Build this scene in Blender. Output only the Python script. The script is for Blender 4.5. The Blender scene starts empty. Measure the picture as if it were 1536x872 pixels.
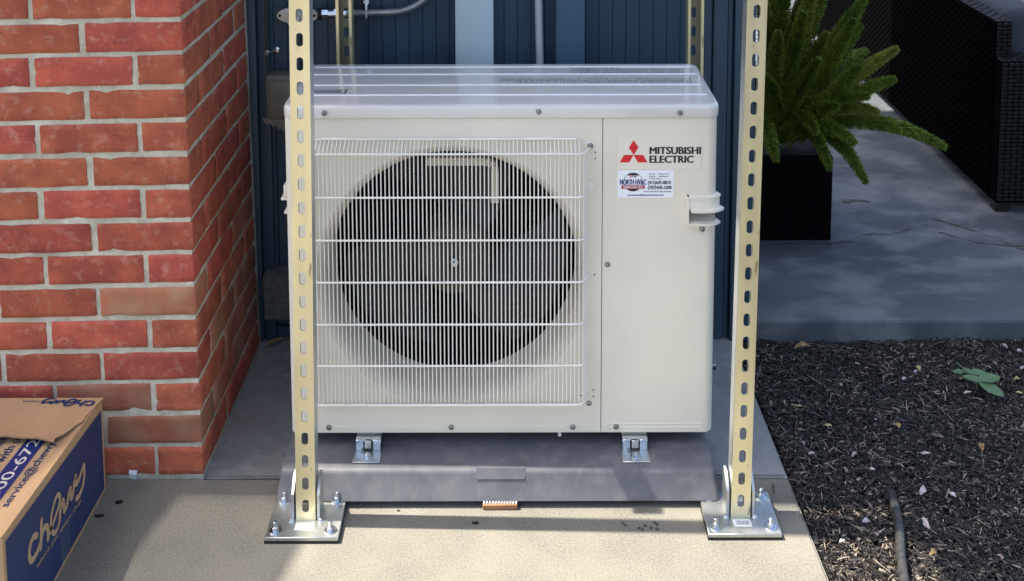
import bpy, bmesh, math, random
from math import sin, cos, pi, radians, atan2, sqrt
from mathutils import Vector, Matrix, noise

random.seed(7)
S = bpy.context.scene
COL = S.collection

# ------------------------------------------------------------------ camera
cam_d = bpy.data.cameras.new('camera')
cam = bpy.data.objects.new('camera', cam_d)
COL.objects.link(cam)
cam_d.sensor_fit = 'HORIZONTAL'
cam_d.sensor_width = 36.0
cam_d.lens = 36.0 * 1681 / 1536
cam_d.shift_x = -4 / 1536
cam_d.shift_y = -636 / 1536
cam_d.clip_start = 0.02
cam_d.clip_end = 400
PITCH, ROLL = radians(6.1), 0.002
fw = Vector((0, cos(PITCH), -sin(PITCH)))
rt = Vector((1, 0, 0))
up = Vector((0, sin(PITCH), cos(PITCH)))
rt2 = rt * cos(ROLL) - up * sin(ROLL)
up2 = up * cos(ROLL) + rt * sin(ROLL)
m = Matrix((rt2, up2, -fw)).transposed().to_4x4()
m.translation = Vector((0, -2.388, 1.655))
cam.matrix_world = m
S.camera = cam

# ------------------------------------------------------------------ light
SUN_EL = 60.0
SUN_DIR = Vector((cos(radians(SUN_EL)), -0.03 * cos(radians(SUN_EL)), -sin(radians(SUN_EL)))).normalized()
W = bpy.data.worlds.new('World')
S.world = W
W.use_nodes = True
nt = W.node_tree
bg = nt.nodes['Background']
sky = nt.nodes.new('ShaderNodeTexSky')
sky.sky_type = 'NISHITA'
sky.sun_disc = False
sky.sun_elevation = radians(SUN_EL)
sky.sun_rotation = radians(-90)          # sun stands to the left, over -X
sky.air_density = 1.0
sky.dust_density = 3.2
sky.ozone_density = 0.6
nt.links.new(sky.outputs[0], bg.inputs[0])
bg.inputs[1].default_value = 0.15
sun_d = bpy.data.lights.new('sun', 'SUN')
sun_d.energy = 5.0
sun_d.angle = radians(0.5)
sun_d.color = (1.0, 0.93, 0.80)
sun = bpy.data.objects.new('sun', sun_d)
COL.objects.link(sun)
sun.rotation_euler = SUN_DIR.to_track_quat('-Z', 'Y').to_euler()
sun.location = (-3, 0, 6)
S.view_settings.view_transform = 'Standard'
S.view_settings.look = 'None'
S.view_settings.exposure = 1.4
S.view_settings.gamma = 1.0
S.cycles.max_bounces = 8
S.cycles.diffuse_bounces = 5

# ------------------------------------------------------------------ materials
def mat(name, c1, c2=None, scale=20.0, rough=0.6, bump=0.0, bscale=None, metal=0.0, spec=0.5,
        c3=None, scale3=3.0, amt3=0.5, rand=0.0, island=0.0, rvar=0.0, stretch=None, coord='Object',
        detail=6.0, bdist=0.004, lo=0.35, hi=0.65, lo3=0.45, hi3=0.7, speck=None, speck_scale=900, speck_w=0.62,
        trans=0.0, coat=0.0):
    M = bpy.data.materials.new(name)
    M.use_nodes = True
    n = M.node_tree
    L = n.links.new
    b = n.nodes['Principled BSDF']
    b.inputs['Roughness'].default_value = rough
    b.inputs['Metallic'].default_value = metal
    b.inputs['Specular IOR Level'].default_value = spec
    if coat: b.inputs['Coat Weight'].default_value = coat; b.inputs['Coat Roughness'].default_value = 0.08
    tc = n.nodes.new('ShaderNodeTexCoord')
    vec = tc.outputs[coord]
    oi = n.nodes.new('ShaderNodeObjectInfo')
    if rand:
        add = n.nodes.new('ShaderNodeVectorMath'); add.operation = 'ADD'
        sc = n.nodes.new('ShaderNodeVectorMath'); sc.operation = 'SCALE'
        cmb = n.nodes.new('ShaderNodeCombineXYZ')
        for i in range(3): L(oi.outputs['Random'], cmb.inputs[i])
        L(cmb.outputs[0], sc.inputs[0]); sc.inputs['Scale'].default_value = 57.0
        L(vec, add.inputs[0]); L(sc.outputs[0], add.inputs[1]); vec = add.outputs[0]
    if stretch:
        mp = n.nodes.new('ShaderNodeMapping'); mp.inputs['Scale'].default_value = stretch
        L(vec, mp.inputs[0]); vec = mp.outputs[0]
    def nz(s, d=detail):
        t = n.nodes.new('ShaderNodeTexNoise'); t.inputs['Scale'].default_value = s
        t.inputs['Detail'].default_value = d; L(vec, t.inputs['Vector']); return t.outputs['Fac']
    def rng(src, a, c, x=0.0, y=1.0):
        r = n.nodes.new('ShaderNodeMapRange'); r.inputs[1].default_value = a; r.inputs[2].default_value = c
        r.inputs[3].default_value = x; r.inputs[4].default_value = y; L(src, r.inputs[0]); return r.outputs[0]
    def mix(f, a, c, bt='MIX'):
        x = n.nodes.new('ShaderNodeMix'); x.data_type = 'RGBA'; x.blend_type = bt
        if isinstance(f, float): x.inputs[0].default_value = f
        else: L(f, x.inputs[0])
        for i, v in ((6, a), (7, c)):
            if isinstance(v, tuple): x.inputs[i].default_value = (*v, 1)
            else: L(v, x.inputs[i])
        return x.outputs[2]
    col = c1
    if c2: col = mix(rng(nz(scale), lo, hi), c1, c2)
    if c3: col = mix(rng(nz(scale3, 4.0), lo3, hi3, 0.0, amt3), col, c3)
    if speck: col = mix(rng(nz(speck_scale, 1.0), speck_w, speck_w + 0.06), col, speck)
    if rand or island:
        src = oi.outputs['Random']; amount = rand
        if island:
            g = n.nodes.new('ShaderNodeNewGeometry'); src = g.outputs['Random Per Island']; amount = island
        hs = n.nodes.new('ShaderNodeHueSaturation')
        L(rng(src, 0, 1, 1 - amount, 1 + amount), hs.inputs['Value'])
        ml = n.nodes.new('ShaderNodeMath'); ml.operation = 'FRACT'
        m2 = n.nodes.new('ShaderNodeMath'); m2.operation = 'MULTIPLY'; m2.inputs[1].default_value = 13.7
        L(src, m2.inputs[0]); L(m2.outputs[0], ml.inputs[0])
        L(rng(ml.outputs[0], 0, 1, 0.5 - amount * 0.035, 0.5 + amount * 0.05), hs.inputs['Hue'])
        if isinstance(col, tuple): hs.inputs['Color'].default_value = (*col, 1)
        else: L(col, hs.inputs['Color'])
        col = hs.outputs[0]
    if isinstance(col, tuple): b.inputs['Base Color'].default_value = (*col, 1)
    else: L(col, b.inputs['Base Color'])
    if rvar: L(rng(nz(scale * 0.7), 0.3, 0.7, rough - rvar, rough + rvar), b.inputs['Roughness'])
    if bump:
        bp = n.nodes.new('ShaderNodeBump'); bp.inputs['Strength'].default_value = bump
        bp.inputs['Distance'].default_value = bdist
        L(nz(bscale or scale * 3), bp.inputs['Height']); L(bp.outputs[0], b.inputs['Normal'])
    if trans:
        b.inputs['Subsurface Weight'].default_value = trans
        b.inputs['Subsurface Radius'].default_value = (0.004, 0.006, 0.002)
    return M

M_enamel = mat('white_enamel', (0.73, 0.68, 0.565), (0.70, 0.65, 0.535), 3.5, rough=0.33, rvar=0.05, bump=0.03, bscale=160, bdist=0.001,
               c3=(0.60, 0.575, 0.52), scale3=7, amt3=0.3)
M_cap = mat('cap_enamel_shaded', (0.66, 0.64, 0.60), (0.61, 0.59, 0.555), 6, rough=0.16, rvar=0.06, coat=0.5, c3=(0.58, 0.58, 0.57), scale3=25, amt3=0.25)  # same paint as the cabinet, darkened for the shaded top
M_wire = mat('wire_coating', (0.80, 0.77, 0.70), (0.73, 0.70, 0.63), 14, rough=0.4)
M_rib = mat('rib_enamel_lit', (0.80, 0.80, 0.80), rough=0.25, coat=0.3)  # cap paint lightened, a painted highlight along the ridges
M_bell = mat('shroud_plastic', (0.64, 0.58, 0.48), (0.58, 0.525, 0.43), 9, rough=0.45)
M_handle = mat('handle_plastic', (0.75, 0.70, 0.61), (0.71, 0.66, 0.57), 18, rough=0.42)
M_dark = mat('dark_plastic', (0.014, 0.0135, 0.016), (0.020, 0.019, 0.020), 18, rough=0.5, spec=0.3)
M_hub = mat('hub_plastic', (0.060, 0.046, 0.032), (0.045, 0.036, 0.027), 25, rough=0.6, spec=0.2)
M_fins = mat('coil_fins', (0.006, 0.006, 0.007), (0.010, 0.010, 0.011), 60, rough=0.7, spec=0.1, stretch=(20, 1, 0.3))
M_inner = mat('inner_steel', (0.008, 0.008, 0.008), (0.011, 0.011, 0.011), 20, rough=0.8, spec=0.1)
M_screw = mat('screw_steel', (0.36, 0.36, 0.36), (0.25, 0.25, 0.26), 60, rough=0.3, metal=0.9)
M_zinc_gold = mat('yellow_zinc', (0.92, 0.82, 0.50), (0.76, 0.69, 0.44), 26, rough=0.36, metal=0.78, rvar=0.08,
                  stretch=(1, 1, 0.25), c3=(0.86, 0.80, 0.62), scale3=9, amt3=0.7, bump=0.05, bscale=300, bdist=0.0006,
                  speck=(0.42, 0.37, 0.25), speck_scale=90, speck_w=0.69)
M_zinc = mat('galvanised_steel', (0.56, 0.58, 0.57), (0.44, 0.46, 0.46), 30, rough=0.36, metal=0.9, rvar=0.1, bump=0.04, bscale=200, bdist=0.0006,
             c3=(0.62, 0.60, 0.53), scale3=14, amt3=0.6)
M_zinc_side = mat('grey_zinc', (0.60, 0.61, 0.58), (0.50, 0.51, 0.49), 24, rough=0.4, metal=0.8, rvar=0.08, stretch=(1, 1, 0.25))  # greyer than the web of the same channel
M_zinc_dark = mat('dull_zinc', (0.34, 0.31, 0.235), (0.28, 0.255, 0.195), 24, rough=0.55, metal=0.5)  # darker zinc for the inner web of the rear posts
M_chrome = mat('bright_zinc', (0.72, 0.75, 0.78), (0.5, 0.54, 0.58), 60, rough=0.2, metal=1.0)
M_rubber = mat('black_rubber', (0.012, 0.012, 0.012), rough=0.7)
M_pad = mat('grey_pad_plastic', (0.125, 0.128, 0.142), (0.095, 0.099, 0.113), 7, rough=0.55, rvar=0.1, bump=0.12, bscale=260, bdist=0.001,
            c3=(0.22, 0.21, 0.20), scale3=30, amt3=0.55, lo3=0.45, hi3=0.8)
M_brick = mat('red_brick', (0.46, 0.108, 0.060), (0.31, 0.070, 0.046), 16, rough=0.88, rand=0.15, bump=0.7, bscale=210, bdist=0.002, spec=0.25,
               c3=(0.50, 0.25, 0.18), scale3=48, amt3=0.7, lo3=0.55, hi3=0.78, speck=(0.16, 0.05, 0.035), speck_scale=240, speck_w=0.67)
M_brick_worn = mat('weathered_brick', (0.38, 0.125, 0.075), (0.29, 0.095, 0.062), 10, rough=0.9, rand=0.14, bump=0.5, bscale=130, bdist=0.002, spec=0.2,
                   c3=(0.38, 0.25, 0.15), scale3=13, amt3=0.6, lo3=0.42, hi3=0.72)
M_mortar = mat('lime_mortar', (0.64, 0.60, 0.475), (0.48, 0.445, 0.345), 40, rough=0.95, bump=0.9, bscale=240, bdist=0.003, spec=0.15,
               c3=(0.38, 0.345, 0.26), scale3=11, amt3=0.65, speck=(0.26, 0.23, 0.19), speck_scale=330, speck_w=0.66)
M_conc = mat('concrete', (0.168, 0.157, 0.130), (0.112, 0.106, 0.090), 5.5, rough=0.9, bump=0.2, bscale=420, bdist=0.002, spec=0.25,
             c3=(0.27, 0.253, 0.212), scale3=240, amt3=0.7, lo3=0.34, hi3=0.76, speck=(0.085, 0.08, 0.066), speck_scale=230, speck_w=0.69)
M_conc_back = mat('aged_concrete', (0.26, 0.255, 0.24), (0.20, 0.20, 0.19), 4, rough=0.85, bump=0.4, bscale=300, bdist=0.002,
                  c3=(0.32, 0.315, 0.30), scale3=30, amt3=0.6, speck=(0.13, 0.13, 0.12), speck_scale=300, speck_w=0.66)
M_patio = mat('patio_concrete', (0.070, 0.084, 0.094), (0.038, 0.048, 0.056), 3.2, detail=13, rough=0.7, bump=0.4, bscale=120, bdist=0.003, stretch=(0.9, 1.4, 1),
              c3=(0.150, 0.160, 0.162), scale3=6, amt3=0.85, lo3=0.46, hi3=0.66, speck=(0.06, 0.06, 0.06), speck_scale=150, speck_w=0.70)
M_stain = mat('dark_stain', (0.05, 0.045, 0.04), (0.085, 0.075, 0.062), 40, rough=0.8)
M_soil = mat('mulch_soil', (0.020, 0.017, 0.015), (0.012, 0.011, 0.010), 60, rough=0.95, bump=1.0, bscale=150, bdist=0.01)
M_chip = mat('bark_chip', (0.036, 0.029, 0.025), (0.015, 0.013, 0.0125), 60, rough=0.7, island=0.75)
M_chip_pale = mat('dry_chip', (0.30, 0.24, 0.19), (0.10, 0.08, 0.064), 60, rough=0.75, island=0.5)
M_siding = mat('slate_blue_siding', (0.030, 0.064, 0.096), (0.025, 0.055, 0.084), 5, rough=0.5, rand=0.06, bump=0.12, bscale=60, stretch=(3, 3, 0.4), bdist=0.002)
M_trim = mat('slate_blue_trim', (0.037, 0.070, 0.104), (0.031, 0.060, 0.090), 5, rough=0.45, bump=0.08, bscale=50, stretch=(3, 3, 0.4))
M_post = mat('blue_post_paint', (0.054, 0.118, 0.178), (0.047, 0.104, 0.158), 5, rough=0.45, bump=0.08, bscale=50, stretch=(3, 3, 0.4))
M_pale = mat('pale_blue_paint', (0.56, 0.67, 0.70), (0.52, 0.63, 0.66), 3, rough=0.4, stretch=(3, 3, 0.4))
M_flex = mat('grey_pvc', (0.50, 0.52, 0.54), rough=0.45)
M_conduit = mat('conduit_steel', (0.36, 0.38, 0.38), (0.30, 0.31, 0.31), 30, rough=0.4, metal=0.7)
M_beige = mat('beige_plastic', (0.80, 0.74, 0.62), (0.72, 0.66, 0.55), 20, rough=0.5)
M_taupe = mat('taupe_plastic', (0.19, 0.175, 0.14), (0.16, 0.145, 0.115), 25, rough=0.5)
M_block = mat('cinder_block', (0.13, 0.13, 0.125), (0.085, 0.085, 0.08), 60, rough=0.95, bump=0.8, bscale=160, bdist=0.003)
M_card = mat('cardboard', (0.47, 0.295, 0.155), (0.41, 0.255, 0.132), 14, rough=0.85, stretch=(1, 0.15, 1), bump=0.08, bscale=90,
             c3=(0.53, 0.35, 0.195), scale3=6, amt3=0.5)
M_card_in = mat('cardboard_edge', (0.38, 0.24, 0.13), (0.22, 0.14, 0.075), 240, rough=0.9)
M_navy = mat('navy_print', (0.014, 0.030, 0.105), (0.018, 0.036, 0.118), 20, rough=0.55, c3=(0.035, 0.05, 0.12), scale3=9, amt3=0.35)
M_tan_print = mat('tan_print', (0.46, 0.31, 0.175), (0.42, 0.275, 0.15), 20, rough=0.8)
M_cream_print = mat('cream_print', (0.66, 0.60, 0.52), rough=0.7)
M_tape = mat('clear_tape', (0.03, 0.05, 0.115), (0.05, 0.07, 0.135), 40, rough=0.25)
M_red = mat('emblem_red', (0.62, 0.012, 0.022), rough=0.4)
M_black_ink = mat('black_ink', (0.012, 0.012, 0.013), rough=0.5)
M_grey_ink = mat('grey_ink', (0.10, 0.105, 0.11), rough=0.5)
M_navy_ink = mat('navy_ink', (0.012, 0.022, 0.14), rough=0.5)
M_red_ink = mat('red_ink', (0.42, 0.03, 0.05), rough=0.5)
M_sticker = mat('sticker_white', (0.80, 0.80, 0.83), rough=0.4)
M_plate = mat('badge_film', (0.74, 0.68, 0.575), rough=0.28)
M_paper = mat('white_paper', (0.72, 0.74, 0.80), (0.62, 0.64, 0.70), 30, rough=0.8)
M_wood = mat('stained_wood', (0.36, 0.17, 0.07), (0.22, 0.10, 0.045), 50, rough=0.8, stretch=(0.3, 2, 2))
M_teeth = mat('plastic_teeth', (0.60, 0.60, 0.60), rough=0.4)
M_planter = mat('black_planter', (0.0012, 0.0012, 0.0014), (0.002, 0.002, 0.0022), 20, rough=0.8, spec=0.05)
M_wicker = mat('black_wicker', (0.006, 0.006, 0.007), (0.012, 0.012, 0.014), 60, rough=0.6, spec=0.2)
M_wicker_dark = mat('dark_panel', (0.0012, 0.0012, 0.0014), rough=0.9, spec=0.02)
M_cushion = mat('grey_cushion', (0.035, 0.044, 0.056), (0.028, 0.036, 0.046), 90, rough=0.95, bump=0.3, bscale=400)
M_frond = mat('fern_needles', (0.155, 0.205, 0.022), (0.075, 0.128, 0.016), 9, rough=0.55, island=0.45, spec=0.3, trans=0.0)
M_frond_y = mat('young_needles', (0.22, 0.24, 0.035), (0.14, 0.18, 0.025), 9, rough=0.5, island=0.4)
M_stem = mat('dry_stem', (0.17, 0.13, 0.08), (0.10, 0.08, 0.05), 60, rough=0.8)
M_leaf = mat('seedling_leaf', (0.075, 0.15, 0.055), (0.10, 0.165, 0.07), 60, rough=0.45)
M_dryleaf = mat('dry_leaf', (0.36, 0.24, 0.10), (0.22, 0.14, 0.07), 60, rough=0.8, rand=0.25)
M_petal = mat('fallen_petal', (0.50, 0.42, 0.43), (0.36, 0.28, 0.29), 80, rough=0.7, rand=0.2)
M_petal_y = mat('yellow_petal', (0.55, 0.46, 0.20), (0.45, 0.36, 0.15), 80, rough=0.7, rand=0.2)
M_hose = mat('drip_hose', (0.022, 0.022, 0.022), (0.05, 0.048, 0.045), 70, rough=0.45)
M_roof = mat('painted_timber', (0.40, 0.41, 0.42), (0.34, 0.35, 0.36), 6, rough=0.7)

# ------------------------------------------------------------------ mesh helpers (all coordinates in metres)
class G:
    def __init__(s): s.v = []; s.f = []
    def add(s, v, f):
        o = len(s.v); s.v += [tuple(p) for p in v]; s.f += [tuple(i + o for i in q) for q in f]; return s
    def box(s, x0, x1, y0, y1, z0, z1, bev=0.0, seg=1, M=None):
        if not bev:
            v = [(x0,y0,z0),(x1,y0,z0),(x1,y1,z0),(x0,y1,z0),(x0,y0,z1),(x1,y0,z1),(x1,y1,z1),(x0,y1,z1)]
            f = [(3,2,1,0),(4,5,6,7),(0,1,5,4),(1,2,6,5),(2,3,7,6),(3,0,4,7)]
        else:
            bm = bmesh.new(); bmesh.ops.create_cube(bm, size=1)
            for q in bm.verts:
                q.co = Vector(((x0+x1)/2+q.co.x*(x1-x0), (y0+y1)/2+q.co.y*(y1-y0), (z0+z1)/2+q.co.z*(z1-z0)))
            bmesh.ops.bevel(bm, geom=bm.edges[:], offset=bev, segments=seg, affect='EDGES', profile=0.5)
            bm.verts.index_update()
            v = [tuple(q.co) for q in bm.verts]; f = [[q.index for q in p.verts] for p in bm.faces]; bm.free()
        if M is not None: v = [tuple(M @ Vector(p)) for p in v]
        return s.add(v, f)
    def tube(s, pts, r, n=8, cap=True):
        pts = [Vector(p) for p in pts]; k = len(pts); v = []; f = []
        rr = r if isinstance(r, (list, tuple)) else [r]*k
        ref = None
        for i, p in enumerate(pts):
            t = (pts[min(i+1, k-1)] - pts[max(i-1, 0)]).normalized()
            if ref is None: ref = Vector((0,0,1)) if abs(t.z) < 0.9 else Vector((1,0,0))
            a = t.cross(ref).normalized(); b = a.cross(t); ref = b
            for j in range(n):
                q = 2*pi*j/n; v.append(p + a*(rr[i]*cos(q)) + b*(rr[i]*sin(q)))
        for i in range(k-1):
            for j in range(n):
                f.append((i*n+j, (i+1)*n+j, (i+1)*n+(j+1)%n, i*n+(j+1)%n))
        if cap: f.append(tuple(range(n))); f.append(tuple(range((k-1)*n+n-1, (k-1)*n-1, -1)))
        return s.add(v, f)
    def lathe(s, prof, n=24, M=None, a0=0.0, a1=2*pi):       # profile of (r, h) round local Z
        v = []; f = []; full = abs(a1-a0-2*pi) < 1e-6; k = n if full else n+1
        for (r, h) in prof:
            for j in range(k):
                q = a0+(a1-a0)*j/n; v.append(Vector((r*cos(q), r*sin(q), h)))
        for i in range(len(prof)-1):
            for j in range(n):
                f.append((i*k+j, i*k+(j+1)%k, (i+1)*k+(j+1)%k, (i+1)*k+j))
        if full and prof[-1][0] > 1e-5: f.append(tuple((len(prof)-1)*k+j for j in range(k)))
        if full and prof[0][0] > 1e-5: f.append(tuple(k-1-j for j in range(k)))
        if M is not None: v = [M @ p for p in v]
        return s.add(v, f)
    def prism(s, poly, d, M=None):                            # polygon in local XY, thickness d along +Z
        k = len(poly)
        v = [Vector((x, y, 0)) for x, y in poly] + [Vector((x, y, d)) for x, y in poly]
        f = [tuple(range(k-1, -1, -1)), tuple(range(k, 2*k))] + [(i, (i+1)%k, k+(i+1)%k, k+i) for i in range(k)]
        if M is not None: v = [M @ p for p in v]
        return s.add(v, f)
    def ribbon(s, pts, w, d, M):                              # flat rounded stroke in local XY
        P = [Vector((p[0], p[1])) for p in pts]
        Q = [P[0]]
        for i in range(len(P)-1):                             # Catmull-Rom
            p0, p1, p2, p3 = P[max(i-1,0)], P[i], P[i+1], P[min(i+2,len(P)-1)]
            for t in (0.2, 0.4, 0.6, 0.8, 1.0):
                Q.append(0.5*((2*p1)+(p2-p0)*t+(2*p0-5*p1+4*p2-p3)*t*t+(3*p1-p0-3*p2+p3)*t**3))
        left = []; right = []
        for i, p in enumerate(Q):
            t = (Q[min(i+1,len(Q)-1)]-Q[max(i-1,0)]); t = t.normalized() if t.length > 1e-9 else Vector((1,0))
            nn = Vector((-t.y, t.x))*(w/2); left.append(p+nn); right.append(p-nn)
        v = [M @ Vector((p.x, p.y, d)) for p in left]+[M @ Vector((p.x, p.y, d)) for p in right]
        k = len(Q); f = [(k+i, k+i+1, i+1, i) for i in range(k-1)]
        s.add(v, f)
        for e, dd in ((Q[0], 1), (Q[-1], 2)):
            c = [M @ Vector((e.x+w/2*cos(2*pi*j/14), e.y+w/2*sin(2*pi*j/14), d+0.00005*dd)) for j in range(14)]
            s.add(c, [tuple(range(14))])
        return s

def root_of(p):
    while p.parent: p = p.parent
    return p
def new_mesh(name, g, m, off=(0,0,0), smooth=True, ang=38):
    me = bpy.data.meshes.new(name)
    ox, oy, oz = off
    me.from_pydata([(x-ox, y-oy, z-oz) for x, y, z in g.v], [], g.f)
    me.update()
    if m: me.materials.append(m)
    if smooth:
        me.polygons.foreach_set('use_smooth', [True]*len(me.polygons))
        me.set_sharp_from_angle(angle=radians(ang))
    return me
def link(name, me, parent=None, loc=(0,0,0)):
    o = bpy.data.objects.new(name, me); COL.objects.link(o); o.location = loc
    if parent: o.parent = parent
    return o
def part(name, g, m, parent, smooth=True, label=None, ang=38):
    o = link(name, new_mesh(name, g, m, tuple(root_of(parent).location), smooth, ang), parent)
    if label: o['label'] = label
    return o
def tag(o, label, cat, group=None):
    o['label'] = label; o['category'] = cat
    if group: o['group'] = group
    return o
def thing(name, label, cat, loc=(0,0,0), group=None):
    o = bpy.data.objects.new(name, None); COL.objects.link(o); o.location = loc; o.empty_display_size = 0.05
    return tag(o, label, cat, group)
def single(name, g, m, label, cat, loc=(0,0,0), group=None, smooth=True):
    return tag(link(name, new_mesh(name, g, m, loc, smooth), None, loc), label, cat, group)
def struct(name, g, m, smooth=False, kind='structure'):
    o = link(name, new_mesh(name, g, m, (0,0,0), smooth)); o['kind'] = kind; return o
def frame(o, xa, ya):                                         # matrix: local X -> xa, Y -> ya, Z -> xa x ya
    xa = Vector(xa).normalized(); ya = Vector(ya).normalized(); za = xa.cross(ya)
    M = Matrix((xa, ya, za)).transposed().to_4x4(); M.translation = Vector(o); return M
def text_geo(body, h, M, width=None, bold=0.0, shear=0.0, align='LEFT', g=None, d=0.0, spacing=1.0):
    c = bpy.data.curves.new('lettering', 'FONT'); c.body = body; c.size = 1.0;  c.shear = shear
    nb_ = bold; bold = 0.0; c.space_character = spacing; c.resolution_u = 3
    o = bpy.data.objects.new('lettering', c); COL.objects.link(o)
    dg = bpy.context.evaluated_depsgraph_get(); dg.update()
    me = bpy.data.meshes.new_from_object(o.evaluated_get(dg))
    bpy.data.objects.remove(o); bpy.data.curves.remove(c)
    V = [v.co.copy() for v in me.vertices]; F = [tuple(p.vertices) for p in me.polygons]
    bpy.data.meshes.remove(me)
    if not V: return g or G()
    x0 = min(v.x for v in V); x1 = max(v.x for v in V)
    sy = h/0.72; sx = sy if width is None else width/(x1-x0)
    ax = 0 if align == 'LEFT' else (x0+x1)/2*1.0-x0
    g = g or G()
    for q, o_ in enumerate((0.0,) if nb_ == 0 else (-1.0, -0.5, 0.0, 0.5, 1.0)):
        g.add([M @ Vector(((v.x-x0-ax+o_*nb_*0.8)*sx, (v.y+(0.3*nb_ if q % 2 else -0.0))*sy, d+0.00004*q)) for v in V], F)
    return g
def dup(root, loc, label=None, group=None):
    r = root.copy(); COL.objects.link(r); r.location = loc
    if label: r['label'] = label
    if group: r['group'] = group
    for ch in list(root.children):
        c = ch.copy(); COL.objects.link(c); c.parent = r
        for s2 in list(ch.children):
            e = s2.copy(); COL.objects.link(e); e.parent = c
    return r
TX = Matrix.Translation
FRONT = lambda x, y, z: frame((x, y, z), (1, 0, 0), (0, 0, 1))     # local Z points towards the camera (-Y)

# ================================================================== THE SETTING
# ground slabs
def edge_x(y): return 0.6195 - 0.0175*(y-0.05)
def sheet(x0, x1f, y0, y1, z, depth, n=1):
    g = G()
    P = [(x0, y0), (x1f(y0), y0), (x1f(y1), y1), (x0, y1)]
    g.add([(x, y, z) for x, y in P]+[(x, y, z-depth) for x, y in P],
          [(0,1,2,3),(4,5,1,0),(5,6,2,1),(6,7,3,2),(7,4,0,3)])
    return g
def bevel_obj(o, w, seg=2):
    bm = bmesh.new(); bm.from_mesh(o.data)
    bmesh.ops.bevel(bm, geom=[e for e in bm.edges if all(v.co.z > -0.02 for v in e.verts)], offset=w, segments=seg, affect='EDGES')
    bm.to_mesh(o.data); bm.free()
o = struct('walkway_slab', sheet(-5, edge_x, -8, 0.0015, 0.0, 0.09), M_conc); bevel_obj(o, 0.006)
o = struct('alcove_slab', sheet(-5, edge_x, 0.008, 0.70, -0.001, 0.09), M_conc_back); bevel_obj(o, 0.005)
struct('ground', G().add([(-60,-60,-0.12),(80,-60,-0.12),(80,90,-0.12),(-60,90,-0.12)], [(0,1,2,3)]), M_soil)
struct('mulch_bed', G().add([(0.60,-6,-0.03),(6,-6,-0.03),(6,0.66,-0.03),(0.60,0.66,-0.03)], [(0,1,2,3)]), M_soil)
g = G().box(0.652, 14, 0.612, 16, -0.10, 0.05, 0.010, 2)
struct('patio_slab', g, M_patio)

# thin dark cracks and stains on the patio: shallow crusts of dirt
random.seed(3)
def crust(path, w, z):
    g = G(); L = []; R = []
    for i in range(len(path)-1):
        for t in range(6):
            u = t/6; x = path[i][0]*(1-u)+path[i+1][0]*u; y = path[i][1]*(1-u)+path[i+1][1]*u
            x += random.uniform(-.006,.006); y += random.uniform(-.006,.006)
            ww = w*random.uniform(.2, 1.2); L.append((x, y+ww, z)); R.append((x, y-ww, z))
    k = len(L); return g.add(L+R, [(k+i, k+i+1, i+1, i) for i in range(k-1)])
g = G()
for path, w in (([(1.12,1.14),(1.19,1.17),(1.24,1.16),(1.33,1.21)], .003), ([(1.40,1.18),(1.50,1.10),(1.75,1.05)], .004),
                ([(1.42,1.29),(1.52,1.20),(1.62,1.06),(1.78,1.01)], .005), ([(0.84,1.105),(1.02,1.098),(1.12,1.12)], .006), ([(1.16,1.44),(1.27,1.43)], .010)):
    q = crust(path, w, 0.0525); g.add(q.v, q.f)
struct('patio_cracks', g, M_stain)
# fragments of dirt collected in the slab joint
q = crust([(-0.70,0.0045),(-0.3,0.004),(0.1,0.0045),(0.61,0.0045)], 0.0025, -0.006)
struct('joint_dirt', q, M_stain)

# ================================================================== BRICK PIER
COURSE, BL, BW, BH, JT = 0.0757, 0.2128, 0.1005, 0.0640, 0.0122
XC = -0.709
brick_meshes = {}
def brick_mesh(lx, ly, lz, seed):
    random.seed(seed)
    bm = bmesh.new()
    bmesh.ops.create_cube(bm, size=1)
    for q in bm.verts: q.co = Vector((q.co.x*lx, q.co.y*ly, q.co.z*lz))
    bmesh.ops.bevel(bm, geom=bm.edges[:], offset=0.0016, segments=1, affect='EDGES')
    bmesh.ops.subdivide_edges(bm, edges=[e for e in bm.edges if e.calc_length() > 0.03], cuts=5, use_grid_fill=True)
    off = Vector((seed*3.1, seed*1.7, 0))
    for q in bm.verts:
        q0 = q.co.copy()
        edge = sum(abs(abs(c_)-d_/2) < 0.003 for c_, d_ in zip(q0, (lx, ly, lz)))
        q.co += noise.noise_vector(q0*40+off)*0.0013 + noise.noise_vector(q0*9+off)*0.0015
        if edge >= 2:
            k_ = max(0.0, noise.noise(q0*60+off*2)-0.26)*0.006      # chipped arrises
            q.co -= Vector([math.copysign(k_, c_) if abs(abs(c_)-d_/2) < 0.003 else 0.0 for c_, d_ in zip(q0, (lx, ly, lz))])
    me = bpy.data.meshes.new('brick'); bm.to_mesh(me); bm.free()
    me.polygons.foreach_set('use_smooth', [True]*len(me.polygons)); me.set_sharp_from_angle(angle=radians(50))
    return me
random.seed(21)
pier = thing('brick_pier', 'red brick corner pier with pale mortar joints beside the white condenser', 'brick wall', (XC, 0, 0))
core = G().box(XC-3.0, XC-0.0036, 0.0036, 0.585, -0.02, 1.30)
part('mortar', core, M_mortar, pier, smooth=False)
BM = {}
for kind, dims in (('fs', (BL, BW, BH)), ('ss', (BW, BL, BH)), ('h', (BW, BW, BH))):
    BM[kind] = []
    for i in range(5):
        me = brick_mesh(*dims, seed=len(BM)*10+i); me.materials.append(M_brick); BM[kind].append(me)
nb = 0
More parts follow.
